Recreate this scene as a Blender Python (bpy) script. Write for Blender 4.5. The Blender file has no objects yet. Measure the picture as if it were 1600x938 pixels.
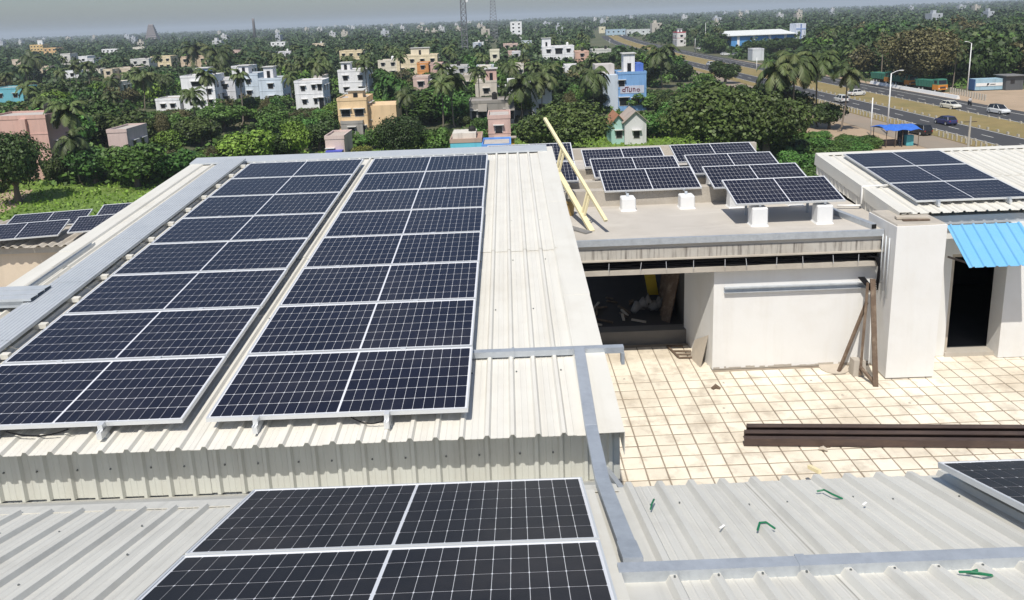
import bpy, math, random
import numpy as np
from mathutils import Vector, Matrix
R = math.radians
H = 20.0                      # camera height above the ground; near heights below are given relative to the camera
S = bpy.context.scene
C = S.collection
# ------------------------------------------------------------------ camera
PITCH, ROLL, YAW, FPX, CYP = .2236, .038, -.0004, 1214.57, 305.0
cam = bpy.data.cameras.new('camera'); cam.sensor_width = 36; cam.lens = 36*FPX/1600
cam.shift_y = -(469-CYP)/1600; cam.clip_start = .05; cam.clip_end = 30000
camo = bpy.data.objects.new('camera', cam); C.objects.link(camo); S.camera = camo
fw = np.array([math.sin(YAW)*math.cos(PITCH), math.cos(YAW)*math.cos(PITCH), -math.sin(PITCH)])
rt0 = np.array([math.cos(YAW), -math.sin(YAW), 0]); dn0 = np.cross(fw, rt0)
rt = math.cos(ROLL)*rt0+math.sin(ROLL)*dn0; dn = -math.sin(ROLL)*rt0+math.cos(ROLL)*dn0
RM = np.array([rt, dn, fw])
M = Matrix(((rt[0], -dn[0], -fw[0], 0), (rt[1], -dn[1], -fw[1], 0), (rt[2], -dn[2], -fw[2], H), (0, 0, 0, 1)))
camo.matrix_world = M
# ------------------------------------------------------------------ world, sun, exposure
SUN = Vector((-.30, -1.0, 1.70)).normalized()
w = bpy.data.worlds.new('World'); S.world = w; w.use_nodes = True
nt = w.node_tree; bg = nt.nodes['Background']
sky = nt.nodes.new('ShaderNodeTexSky'); sky.sky_type = 'NISHITA'; sky.sun_disc = False
sky.sun_elevation = math.asin(SUN.z); sky.sun_rotation = math.atan2(SUN.x, SUN.y)
sky.air_density = 1.0; sky.dust_density = 1.4; sky.ozone_density = 4.0; sky.altitude = 30
nt.links.new(sky.outputs[0], bg.inputs[0]); bg.inputs[1].default_value = .091
sl = bpy.data.lights.new('sun', 'SUN'); sl.energy = 4.1; sl.angle = R(.5); sl.color = (1, .95, .865)
so = bpy.data.objects.new('sun', sl); C.objects.link(so); so.rotation_euler = SUN.to_track_quat('Z', 'Y').to_euler(); so.location = (0, 0, 60)
S.view_settings.view_transform = 'Standard'; S.view_settings.look = 'None'; S.view_settings.exposure = .14; S.view_settings.gamma = 1
S.cycles.max_bounces = 5; S.cycles.diffuse_bounces = 2; S.cycles.volume_bounces = 0; S.cycles.transparent_max_bounces = 8
# ------------------------------------------------------------------ helpers
rng = random.Random(7); nr = np.random.default_rng(7)
def ray(u, v): return RM.T @ np.array([(u-800)/FPX, (v-CYP)/FPX, 1.])
def onz(u, v, z): d = ray(u, v); return d*(z/d[2])           # where the sight line of a picture point meets a level, a depth, a side plane
def onY(u, v, Y): d = ray(u, v); return d*(Y/d[1])
def onX(u, v, X): d = ray(u, v); return d*(X/d[0])
def gnd(u, v): return onz(u, v, -H)
def px(p):
    c = RM @ (np.asarray(p, float)); return 800+FPX*c[0]/c[2], CYP+FPX*c[1]/c[2]
def link(o, parent=None):
    C.objects.link(o)
    if parent is not None: o.parent = parent
    return o
def tag(o, label=None, cat=None, group=None, kind=None):
    if label: o['label'] = label
    if cat: o['category'] = cat
    if group: o['group'] = group
    if kind: o['kind'] = kind
    return o
def thing(name, label, cat, loc=(0, 0, 0), rz=0, group=None, rel=True):
    o = bpy.data.objects.new(name, None); link(o); o.empty_display_size = .2
    o.location = (loc[0], loc[1], loc[2]+(H if rel else 0)); o.rotation_euler.z = rz
    return tag(o, label, cat, group)
class MB:
    def __init__(s): s.v = []; s.f = []
    def poly(s, pts):
        n = len(s.v); s.v += [tuple(p) for p in pts]; s.f.append(tuple(range(n, n+len(pts)))); return s
    def box(s, x0, x1, y0, y1, z0, z1):
        n = len(s.v); s.v += [(x0, y0, z0), (x1, y0, z0), (x1, y1, z0), (x0, y1, z0), (x0, y0, z1), (x1, y0, z1), (x1, y1, z1), (x0, y1, z1)]
        s.f += [(n+a, n+b, n+c, n+d) for a, b, c, d in ((0, 3, 2, 1), (4, 5, 6, 7), (0, 1, 5, 4), (1, 2, 6, 5), (2, 3, 7, 6), (3, 0, 4, 7))]; return s
    def hexa(s, b, t):                                        # four bottom points, four top points
        n = len(s.v); s.v += [tuple(p) for p in b]+[tuple(p) for p in t]
        s.f += [(n+a, n+b_, n+c, n+d) for a, b_, c, d in ((0, 3, 2, 1), (4, 5, 6, 7), (0, 1, 5, 4), (1, 2, 6, 5), (2, 3, 7, 6), (3, 0, 4, 7))]; return s
    def bar(s, p, q, a, b, up=(0, 0, 1)):                     # rectangular bar from p to q, a wide, b tall
        p, q = Vector(p), Vector(q); d = (q-p).normalized(); u = Vector(up)
        if abs(d.dot(u)) > .98: u = Vector((0, 1, 0))
        x = d.cross(u).normalized()*a/2; y = x.cross(d).normalized()*b/2
        return s.hexa([p-x-y, p+x-y, p+x+y, p-x+y], [q-x-y, q+x-y, q+x+y, q-x+y])
    def tube(s, pts, r, n=8, cap=True):
        pts = [Vector(p) for p in pts]; rs = r if isinstance(r, (list, tuple)) else [r]*len(pts); base = len(s.v)
        for i, p in enumerate(pts):
            d = (pts[min(i+1, len(pts)-1)]-pts[max(i-1, 0)]).normalized(); u = Vector((0, 0, 1)) if abs(d.z) < .9 else Vector((1, 0, 0))
            x = d.cross(u).normalized(); y = x.cross(d)
            for k in range(n): a = 2*math.pi*k/n; s.v.append(tuple(p+(x*math.cos(a)+y*math.sin(a))*rs[i]))
        for i in range(len(pts)-1):
            for k in range(n): a = base+i*n+k; b = base+i*n+(k+1) % n; s.f.append((a, b, b+n, a+n))
        if cap: s.f.append(tuple(range(base+n-1, base-1, -1))); s.f.append(tuple(range(base+(len(pts)-1)*n, base+len(pts)*n)))
        return s
    def ext(s, prof, axis0, axis1, close=True):               # prof: list of 3d points swept from offset axis0 to axis1
        n = len(s.v); a0, a1 = Vector(axis0), Vector(axis1); m = len(prof)
        s.v += [tuple(Vector(p)+a0) for p in prof]+[tuple(Vector(p)+a1) for p in prof]
        for k in range(m if close else m-1): s.f.append((n+k, n+(k+1) % m, n+m+(k+1) % m, n+m+k))
        if close: s.f.append(tuple(range(n+m-1, n-1, -1))); s.f.append(tuple(range(n+m, n+2*m)))
        return s
    def mesh(s, name):
        me = bpy.data.meshes.new(name); me.from_pydata(s.v, [], s.f); me.update(); return me
def setmat(me, m):
    for x in (m if isinstance(m, (list, tuple)) else [m]): me.materials.append(x)
def part(root, name, mb, m, kind=None, smooth=False):         # geometry given in camera-relative world coordinates
    me = mb.mesh(name); me.transform(root.matrix_basis.inverted() @ Matrix.Translation((0, 0, H)))
    setmat(me, m)
    if smooth: me.polygons.foreach_set('use_smooth', [True]*len(me.polygons))
    o = link(bpy.data.objects.new(name, me), root)
    if kind: o['kind'] = kind
    return o
def lpart(root, name, mb, m, smooth=False, loc=None):         # geometry in the parent's own coordinates
    me = mb if isinstance(mb, bpy.types.Mesh) else mb.mesh(name)
    if not me.materials: setmat(me, m)
    if smooth: me.polygons.foreach_set('use_smooth', [True]*len(me.polygons))
    o = link(bpy.data.objects.new(name, me), root)
    if loc: o.location = loc
    return o
def solo(name, mb, m, label=None, cat=None, group=None, kind=None, base=None, smooth=False):
    vs = np.array(mb.v); b = base if base is not None else ((vs[:, 0].min()+vs[:, 0].max())/2, (vs[:, 1].min()+vs[:, 1].max())/2, vs[:, 2].min())
    me = mb.mesh(name); me.transform(Matrix.Translation((-b[0], -b[1], -b[2]))); setmat(me, m)
    if smooth: me.polygons.foreach_set('use_smooth', [True]*len(me.polygons))
    o = link(bpy.data.objects.new(name, me)); o.location = (b[0], b[1], b[2]+H)
    return tag(o, label, cat, group, kind)
def copytree(o, parent=None):
    c = o.copy(); link(c); c.parent = parent
    for ch in o.children: copytree(ch, c)
    return c
def npmesh(name, V, F, m):
    V = np.asarray(V, np.float32); F = np.asarray(F, np.int32); n, k = F.shape
    me = bpy.data.meshes.new(name); me.vertices.add(len(V)); me.vertices.foreach_set('co', V.ravel())
    me.loops.add(n*k); me.loops.foreach_set('vertex_index', F.ravel()); me.polygons.add(n)
    me.polygons.foreach_set('loop_start', np.arange(0, n*k, k, dtype=np.int32)); me.polygons.foreach_set('loop_total', np.full(n, k, np.int32))
    me.update(calc_edges=True); me.validate(); setmat(me, m); return me
# ------------------------------------------------------------------ materials
def mat(name, col, rough=.6, metal=0., var=.12, scale=3., dirt=None, dirt_amt=.5, dirt_scale=1.2, bump=0., bscale=30., coat=0., rnd=0., streak=None, spec=.5, island=0., stretch=(1, 1, 1), world=False, dr=(.48, .72)):
    m = bpy.data.materials.new(name); m.use_nodes = True; t = m.node_tree; N, L = t.nodes, t.links
    b = N['Principled BSDF']; b.inputs['Roughness'].default_value = rough; b.inputs['Metallic'].default_value = metal
    b.inputs['Coat Weight'].default_value = coat; b.inputs['Coat Roughness'].default_value = .06; b.inputs['Specular IOR Level'].default_value = spec
    tc = N.new('ShaderNodeTexCoord'); mp = N.new('ShaderNodeMapping'); mp.inputs['Scale'].default_value = stretch; L.new(N.new('ShaderNodeNewGeometry').outputs['Position'] if world else tc.outputs['Object'], mp.inputs[0]); co = mp.outputs[0]
    def noise(sc, det=4, vec=None, rgh=.6):
        n = N.new('ShaderNodeTexNoise'); n.inputs['Scale'].default_value = sc; n.inputs['Detail'].default_value = det; n.inputs['Roughness'].default_value = rgh
        L.new(vec or co, n.inputs['Vector']); return n.outputs[0]
    def mathn(op, a, b_):
        n = N.new('ShaderNodeMath'); n.operation = op
        for i, x in enumerate((a, b_)):
            if isinstance(x, (int, float)): n.inputs[i].default_value = x
            else: L.new(x, n.inputs[i])
        return n.outputs[0]
    val = mathn('MULTIPLY_ADD', noise(scale, 6), 2*var); val.node.inputs[2].default_value = 1-var
    if rnd:
        oi = N.new('ShaderNodeObjectInfo'); k = mathn('MULTIPLY_ADD', oi.outputs['Random'], 2*rnd); k.node.inputs[2].default_value = 1-rnd; val = mathn('MULTIPLY', val, k)
    if island:
        ge = N.new('ShaderNodeNewGeometry'); k = mathn('MULTIPLY_ADD', ge.outputs['Random Per Island'], 2*island); k.node.inputs[2].default_value = 1-island; val = mathn('MULTIPLY', val, k)
    vm = N.new('ShaderNodeVectorMath'); vm.operation = 'SCALE'; vm.inputs[0].default_value = col; L.new(val, vm.inputs['Scale']); out = vm.outputs[0]
    def mix(a, colr, fac):
        n = N.new('ShaderNodeMix'); n.data_type = 'RGBA'; L.new(a, n.inputs[6]); n.inputs[7].default_value = (*colr, 1); L.new(fac, n.inputs[0]); return n.outputs[2]
    def ramp(x, lo, hi, amt):
        n = N.new('ShaderNodeMapRange'); n.inputs[1].default_value = lo; n.inputs[2].default_value = hi; n.inputs[4].default_value = amt; L.new(x, n.inputs[0]); return n.outputs[0]
    if dirt: out = mix(out, dirt, ramp(noise(dirt_scale, 8, rgh=.7), dr[0], dr[1], dirt_amt))
    if streak:                                                # run-down streaks: noise stretched along z
        mp2 = N.new('ShaderNodeMapping'); mp2.inputs['Scale'].default_value = streak[1]; L.new(N.new('ShaderNodeNewGeometry').outputs['Position'] if world else tc.outputs['Object'], mp2.inputs[0])
        out = mix(out, streak[0], ramp(noise(1., 5, mp2.outputs[0]), .5, .68, streak[2]))
    L.new(out, b.inputs['Base Color'])
    if bump:
        bn = N.new('ShaderNodeBump'); bn.inputs['Strength'].default_value = bump; bn.inputs['Distance'].default_value = .02; L.new(noise(bscale, 5), bn.inputs['Height']); L.new(bn.outputs[0], b.inputs['Normal'])
    return m
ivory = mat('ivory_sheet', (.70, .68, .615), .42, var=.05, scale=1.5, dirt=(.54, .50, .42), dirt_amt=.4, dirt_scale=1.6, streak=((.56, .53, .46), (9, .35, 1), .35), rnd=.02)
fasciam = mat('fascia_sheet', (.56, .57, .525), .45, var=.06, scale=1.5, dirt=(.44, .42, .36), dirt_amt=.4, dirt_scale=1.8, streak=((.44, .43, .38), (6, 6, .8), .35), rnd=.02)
greysheet = mat('grey_white_sheet', (.665, .65, .59), .38, var=.06, scale=1.2, dirt=(.46, .44, .39), dirt_amt=.4, dirt_scale=2.2, streak=((.48, .47, .43), (14, .5, 1), .5), rnd=.02)
galv = mat('galvanised_steel', (.52, .555, .59), .50, metal=.5, var=.16, scale=14, dirt=(.30, .33, .37), dirt_amt=.45, dirt_scale=5, bump=.1, bscale=60)
galvl = mat('walkway_steel', (.53, .56, .585), .55, metal=.3, var=.08, scale=8, dirt=(.34, .38, .43), dirt_amt=.3, dirt_scale=2.5)
alu = mat('aluminium_frame', (.72, .735, .74), .38, metal=.35, var=.04)
cellm = mat('solar_cell', (.011, .011, .021), .36, spec=.3, var=.55, scale=70, coat=.32, rnd=.12, bump=.08, bscale=160, dirt=(.050, .046, .050), dirt_amt=.45, dirt_scale=.9, world=True)
cellb = mat('solar_cell_black', (.013, .012, .016), .42, spec=.2, var=.6, scale=80, coat=.05, rnd=.12, bump=.08, bscale=160, dirt=(.06, .052, .05), dirt_amt=.4, dirt_scale=1.1, world=True)
lam = mat('backsheet', (.74, .75, .78), .3, var=.03, coat=.4)
tilem = mat('cream_tile', (.81, .74, .61), .55, var=.08, scale=5, dirt=(.46, .375, .27), dirt_amt=.9, dirt_scale=.55, rnd=.07, bump=.15, bscale=18, world=True, dr=(.44, .74), streak=((.38, .32, .25), (3.3, 3.3, 1), .5))
grout = mat('grout', (.31, .26, .20), .9, var=.3, scale=6, dirt=(.16, .12, .09), dirt_amt=.6)
plaster = mat('white_plaster', (.765, .76, .74), .75, var=.05, scale=2, dirt=(.64, .61, .55), dirt_amt=.3, dirt_scale=1.6, bump=.12, bscale=14, streak=((.66, .63, .57), (5, 5, .35), .25))
conc = mat('concrete', (.46, .42, .36), .85, var=.18, scale=4, dirt=(.28, .24, .20), dirt_amt=.6, dirt_scale=.8, bump=.25, bscale=20)
concdrip = mat('dripped_concrete', (.48, .455, .41), .85, var=.12, scale=4, dirt=(.33, .28, .23), dirt_amt=.5, dirt_scale=1.5, streak=((.09, .075, .065), (16, 16, .9), .85), bump=.2)
flatroof = mat('cement_roof', (.50, .465, .415), .85, var=.12, scale=1.2, dirt=(.37, .335, .29), dirt_amt=.6, dirt_scale=.55, streak=((.62, .585, .53), (.6, 2.5, 1), .5), bump=.2, bscale=9)
darkroom = mat('near_black', (.03, .028, .026), .95, var=.3, scale=5)  # near-black matte for the inner wall
roomgrey = mat('room_gloom', (.06, .057, .055), .95, var=.3, scale=2)  # the rooms' gloom is put into this wall and floor colour
stepm = mat('shaded_cement', (.17, .16, .145), .9, var=.2, scale=4, bump=.2)  # cement with the door step's shade put into its colour
rubber = mat('black_cable', (.009, .009, .011), .8, var=.2, spec=.2)
tie = mat('cable_tie', (.45, .46, .48), .5)
rust = mat('rusty_steel', (.075, .052, .046), .55, metal=.2, var=.3, scale=9, dirt=(.15, .10, .075), dirt_amt=.6, dirt_scale=4, stretch=(.3, 1, 1))
wood = mat('old_wood', (.13, .09, .062), .85, var=.35, scale=12, dirt=(.30, .24, .18), dirt_amt=.6, dirt_scale=6)
palewood = mat('pale_board', (.50, .44, .36), .8, var=.15, scale=6)
yellowp = mat('yellow_wood', (.80, .71, .45), .55, var=.08, scale=5, dirt=(.52, .42, .24), dirt_amt=.35, dirt_scale=5)
bluesheet = mat('blue_sheet', (.17, .43, .68), .4, var=.05, scale=2, dirt=(.25, .47, .68), dirt_amt=.4, dirt_scale=2.5)
pvc = mat('white_pvc', (.78, .77, .74), .4)
greenp = mat('green_plastic', (.01, .16, .07), .5)
white = mat('white_paint', (.78, .78, .77), .6, var=.06)
screwm = mat('screw_head', (.12, .13, .13), .5)
blackm = mat('mark_and_shade_black', (.006, .006, .007), .9)  # container marks; also shade painted into the slot and channel end
yellowtarp = mat('yellow_tarp', (.45, .33, .02), .6)
sack = mat('grey_sack', (.22, .215, .21), .9, var=.4, scale=8)
bucketm = mat('ochre_bucket', (.36, .24, .09), .6)
glassd = mat('dark_glass', (.02, .022, .026), .12, spec=.6, var=.1)
tyre = mat('tyre', (.012, .012, .012), .8)
asphalt = mat('asphalt', (.052, .052, .055), .85, var=.15, scale=.15, dirt=(.085, .08, .075), dirt_amt=.5, dirt_scale=.06)
asphold = mat('old_asphalt', (.27, .225, .175), .9, var=.15, scale=.2, dirt=(.34, .26, .19), dirt_amt=.8, dirt_scale=.08)
sandm = mat('sandy_soil', (.40, .30, .205), .95, var=.2, scale=.2, dirt=(.25, .19, .12), dirt_amt=.6, dirt_scale=.06)
drygrass = mat('dry_grass', (.25, .19, .075), .95, var=.3, scale=.4, dirt=(.12, .13, .04), dirt_amt=.6, dirt_scale=.12)
grassm = mat('lush_grass', (.125, .20, .035), .9, var=.3, scale=.5, dirt=(.20, .19, .06), dirt_amt=.5, dirt_scale=.06)
groundm = mat('ground_soil', (.085, .095, .045), .95, var=.3, scale=.05, dirt=(.16, .13, .08), dirt_amt=.6, dirt_scale=.02)
paintw = mat('road_paint', (.62, .61, .57), .7, var=.15, scale=2)
kerbm = mat("kerb_paint", (.44, .41, .35), .8, var=.3, scale=3)
def leafmat(name, c, c2=None): return mat(name, c, .55, var=.25, scale=.8, dirt=c2 or (c[0]*1.7, c[1]*1.5, c[2]*1.1), dirt_amt=.7, dirt_scale=.7, rnd=.34, island=.5, spec=.3)
LF = dict(dark=leafmat('leaf_dark', (.040, .070, .018)), olive=leafmat('leaf_olive', (.056, .082, .021)), mid=leafmat('leaf_mid', (.066, .125, .025)), bright=leafmat('leaf_bright', (.115, .19, .026)),
          fresh=leafmat('leaf_fresh', (.066, .155, .032)), brown=leafmat('leaf_brown', (.095, .088, .038)), palm=leafmat('leaf_palm', (.066, .094, .028), (.17, .175, .07)), yellow=leafmat('leaf_yellow', (.18, .20, .045)), far=leafmat('leaf_far', (.042, .072, .026)))
bark = mat('bark', (.15, .115, .085), .9, var=.3, scale=3)
palmbark = mat('palm_bark', (.22, .18, .14), .9, var=.25, scale=3)
_pc = {}
def paint(c):                                                  # house paint by colour
    if c not in _pc: _pc[c] = mat('house_paint', c, .8, var=.07, scale=.4, dirt=tuple(x*.72 for x in c), dirt_amt=.4, dirt_scale=.5, streak=(tuple(x*.6 for x in c), (1.2, 1.2, .12), .45))
    return _pc[c]
# ------------------------------------------------------------------ ground, roads
def sheet(name, x0, x1, y0, y1, z, m, kind='structure', nx=1, ny=1):
    mb = MB()
    for i in range(nx):
        for j in range(ny):
            a, b, c, d = x0+(x1-x0)*i/nx, x0+(x1-x0)*(i+1)/nx, y0+(y1-y0)*j/ny, y0+(y1-y0)*(j+1)/ny
            mb.poly([(a, c, z), (b, c, z), (b, d, z), (a, d, z)])
    return solo(name, mb, m, kind=kind, base=((x0+x1)/2, (y0+y1)/2, z))
G0 = -H
sheet('ground', -9000, 9000, -300, 14000, G0, groundm)
def strip(name, pts, z, m):                                     # pts: list of (xl, xr, y)
    mb = MB()
    for (a, b, y), (c, d, y2) in zip(pts, pts[1:]): mb.poly([(a, y, z), (b, y, z), (d, y2, z), (c, y2, z)])
    return solo(name, mb, m, kind='structure', base=(pts[0][0], pts[0][2], z))
def bend(y): return 0 if y < 330 else (y-330)**2*.00012          # the highway turns slightly right far away
YS = [40, 90, 140, 190, 240, 290, 340, 400, 470, 550, 640, 760]
strip('grass_field', [(-70, 45, 62), (-85, 40, 90), (-75, 36, 112), (-30, 32, 122), (5, 34, 136)], G0+.02, grassm)
strip('bare_soil', [(-90, -58, 70), (-95, -60, 92), (-95, -64, 102)], G0+.035, sandm)
strip('sand_verge', [(41, 100, 40), (43, 100, 100), (48, 100, 130), (52, 96, 160), (60, 96, 200), (64, 94, 330)], G0+.02, sandm)
strip('dirt_yard', [(90, 150, 100), (90, 150, 165), (93, 140, 176)], G0+.03, sandm)
strip('service_road', [(58.5, 64.8, y) if y < 180 else (59.5+bend(y), 64.8+bend(y), y) for y in YS[:8]], G0+.05, asphold)
strip('near_carriageway', [(68.3+bend(y), 75.2+bend(y), y) for y in YS], G0+.06, asphalt)
strip('far_carriageway', [(84.2+bend(y), 93.2+bend(y), y) for y in YS], G0+.06, asphalt)
strip('median', [(75.2+bend(y), 84.2+bend(y), y) for y in YS], G0+.075, drygrass)
strip('roadside_strip', [(65+bend(y), 68.3+bend(y), y) for y in YS[:6]], G0+.07, drygrass)
mb = MB()
for x0, st in ((71.8, 0), (87.5, 4)):
    for y in range(60+st, 520, 9): mb.poly([(x0+bend(y)-.09, y, 0), (x0+bend(y)+.09, y, 0), (x0+bend(y)+.09, y+3, 0), (x0+bend(y)-.09, y+3, 0)])
for x0 in (68.6, 74.9, 84.5, 90.6):
    for y in range(40, 640, 20): mb.poly([(x0+bend(y)-.1, y, 0), (x0+bend(y)+.1, y, 0), (x0+bend(y+20)+.1, y+20, 0), (x0+bend(y+20)-.1, y+20, 0)])
mb.v = [(a, b, G0+.066) for a, b, c in mb.v]
solo('road_marking', mb, paintw, kind='structure')
# ------------------------------------------------------------------ corrugated sheets
def corr(mb, x0, x1, ribs, fn, s0, s1, h=.028, bw=.058, tw=.026, t=.004, j0=0, j1=0, mini=True):
    pr = [(x0, 0)]
    for r in ribs:
        if x0+.03 < r < x1-.03: pr += [(r-bw/2, 0), (r-tw/2, h), (r+tw/2, h), (r+bw/2, 0)]
        if mini:
            for o in (.075, .125):
                if x0+.03 < r+o < x1-.03: pr += [(r+o-.008, 0), (r+o, .0035), (r+o+.008, 0)]
    pr.append((x1, 0)); pr.sort(key=lambda p: p[0]); m = len(pr); n = len(mb.v)
    for s in (s0, s1):
        for k in (0, -t): mb.v += [tuple(fn(x, s+(rng.uniform(-j0, j0) if s == s0 else 0), y+k)) for x, y in pr]
    for i in range(m-1):
        mb.f += [(n+i, n+i+1, n+2*m+i+1, n+2*m+i), (n+m+i+1, n+m+i, n+3*m+i, n+3*m+i+1), (n+m+i, n+m+i+1, n+i+1, n+i), (n+2*m+i, n+2*m+i+1, n+3*m+i+1, n+3*m+i)]
    return mb
def screws(root, pts, m=screwm, r=.008):
    mb = MB()
    for p, ax in pts: mb.tube([p, tuple(Vector(p)+Vector(ax)*.008)], r, 6)
    return part(root, 'screws', mb, m, kind='stuff')
# ------------------------------------------------------------------ big ribbed shed roof with the two long arrays
A1 = .0716; ca, sa = math.cos(A1), math.sin(A1)
def fmain(x, s, h): return (x, 5.47+s*ca-h*sa, -3.176+s*sa+h*ca)
shed = thing('metal_shed', 'long cream ribbed metal roof carrying the two big solar arrays', 'building', (-2.6, 10, -6.45))
ribs = [-.468+.2*k for k in range(-29, 6)]
edges = [-6.0]+[-5.568+k for k in range(7)]+[.62]
for a, b in zip(edges, edges[1:]):
    al = .003*(edges.index(a) % 2); part(shed, 'roof_sheet', corr(MB(), a, b+.02, ribs, lambda x, s, h: fmain(x, s, h+al), rng.uniform(-.008, .008), 4.06), ivory)
    part(shed, 'roof_sheet', corr(MB(), a, b+.02, ribs, lambda x, s, h: fmain(x, s, h+.009+al), 4.0, 9.5), ivory)
mb = MB()
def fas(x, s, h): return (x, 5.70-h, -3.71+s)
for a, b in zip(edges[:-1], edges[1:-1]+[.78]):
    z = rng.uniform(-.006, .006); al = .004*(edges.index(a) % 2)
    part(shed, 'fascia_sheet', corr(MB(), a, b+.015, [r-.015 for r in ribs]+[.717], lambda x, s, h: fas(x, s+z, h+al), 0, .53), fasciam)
sc = []
for k in range(-28, 6):
    x = -.468+.2*k+(.05 if k % 3 else .12)
    if k % 3 != 1: sc.append(((x, 5.697, -3.45), (0, -1, 0)))
for s in (1.0, 2.3, 3.7, 5.2, 6.6, 8.0):
    for k in range(-28, 6, 1):
        if (k+int(s)) % 2: sc.append((fmain(-.468+.2*k+.045, s, .002), (0, 0, 1)))
screws(shed, sc)
for s0, s1, d in ((-.03, 2.6, 0), (2.55, 6.0, .003), (5.95, 9.5, .006)):   # right-hand edge flashing, three lengths
    q = MB(); pr = [(.50, .006+d), (.53, .032+d), (.80+d, .036+d), (.80+d, -.17), (.795+d, -.17), (.795+d, .032+d), (.53, .028+d), (.50, .002+d)]
    q.ext([fmain(x, 0, h) for x, h in pr], Vector(fmain(0, s0, 0))-Vector(fmain(0, 0, 0)), Vector(fmain(0, s1, 0))-Vector(fmain(0, 0, 0)))
    part(shed, 'edge_flashing', q, ivory)
for s0, s1, d in ((-.03, 4.6, 0), (4.55, 9.5, .004)):
    q = MB(); pr = [(-5.84, .004+d), (-5.87, .034+d), (-6.08-d, .036+d), (-6.08-d, -.17), (-6.075-d, -.17), (-6.075-d, .03+d), (-5.87, .03+d), (-5.84, .0+d)]
    q.ext([fmain(x, 0, h) for x, h in pr], Vector(fmain(0, s0, 0))-Vector(fmain(0, 0, 0)), Vector(fmain(0, s1, 0))-Vector(fmain(0, 0, 0)))
    part(shed, 'edge_flashing', q, ivory)
for x0, x1 in ((-6.10, -3.6), (-3.62, -1.2), (-1.22, .69)):
    q = MB(); d = .003*(x0 > -5)+.003*(x0 > -2)
    pr = [fmain(0, s, h+d) for s, h in ((9.12, .03), (9.125, .062), (9.3, .07), (9.50, .078), (9.51, -.2), (9.505, -.2), (9.495, .072), (9.13, .056), (9.125, .03))]
    q.ext(pr, (x0, 0, 0), (x1, 0, 0)); part(shed, 'ridge_flashing', q, galvl)
q = MB(); q.box(-5.95, .72, 5.74, 14.85, -6.44, -3.24); part(shed, 'wall', q, plaster)
q = MB(); q.box(-6.0, .70, 5.715, 5.74, -6.0, -3.22); part(shed, 'backing_wall', q, galvl)
# ------------------------------------------------------------------ front lean-to roof under the camera
B1 = .2898; cb, sb = math.cos(B1), math.sin(B1)
def ffor(x, s, h, ye=4.60, ze=-3.064): return (x, ye-s*cb+h*sb, ze+s*sb+h*cb)
lean = thing('front_roof', 'pale grey ribbed metal roof in the foreground sloping away from view', 'roof', (0, 2.5, -3.2))
ribl = [-2.073-.2035*k for k in range(-12, 24)]
for k in range(7):
    a, b = -6.45+k*.981, -6.45+(k+1)*.981
    part(lean, 'roof_sheet', corr(MB(), a, b+.012, ribl, lambda x, s, h: ffor(x, s, h+.004*(k % 2)), .10, 4.3), greysheet)
ribr = [.698+.208*k for k in range(0, 40)]
for k in range(6):
    a, b = .43+k*1.04, .43+(k+1)*1.04
    part(lean, 'roof_sheet', corr(MB(), a, b+.012, ribr, lambda x, s, h: ffor(x, s, h+.004*(k % 2)), 0, 4.3, h=.034, bw=.075, tw=.034, j0=.003), greysheet)
q = MB(); pr = [(0, 4.64, -3.070), (0, 4.50, -3.026), (0, 4.50, -3.032), (0, 4.64, -3.076), (0, 5.69, -3.73), (0, 5.69, -3.722)]
for x0, x1 in ((-6.4, -3.9), (-3.92, -1.4), (-1.42, .62)):
    q = MB(); d = .003*(x0 > -5)+.003*(x0 > -2)
    q.ext([(0, y, z+d) for _, y, z in pr], (x0, 0, 0), (x1, 0, 0)); part(lean, 'valley_flashing', q, greysheet)
q = MB(); q.ext([ffor(x, 0, h) for x, h in ((.30, .004), (.34, .05), (.45, .055), (.45, .045), (.345, .044), (.31, .0))], Vector(ffor(0, .2, 0))-Vector(ffor(0, 0, 0)), Vector(ffor(0, 4.2, 0))-Vector(ffor(0, 0, 0))); part(lean, 'ridge_strip', q, ivory)
q = MB(); q.hexa([(.66, 5.7, -6.44), (.72, 4.72, -6.44), (.75, 4.72, -6.44), (.70, 5.7, -6.44)], [(.66, 5.7, -3.6), (.66, 4.72, -3.16), (.70, 4.72, -3.16), (.70, 5.7, -3.6)]); part(lean, 'side_cladding', q, galvl)
sc = []
for k in range(28):
    for s in (.42, 1.9):
        if (k*7+int(s*3)) % 3: sc.append((ffor(.698+.208*k+rng.uniform(.03, .09), s+rng.uniform(-.06, .1), .003), (0, 0, 1)))
for k in range(16): sc.append((ffor(-2.073-.2035*k+rng.uniform(-.14, -.05), rng.uniform(.4, .55) if k % 2 else rng.uniform(.8, 1.6), .003), (0, 0, 1)))
for k in range(24): sc.append((ffor(.698+.208*k, 1.50, .036), (0, .2, 1)))
screws(lean, sc, r=.0055)
for x, s in ((1.07, .9), (1.98, .62)):
    q = MB(); a = ffor(x, s, .036); q.bar(a, (a[0]+.03, a[1]+.02, a[2]+.004), .012, .005); part(lean, 'scrap', q, pvc)
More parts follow.
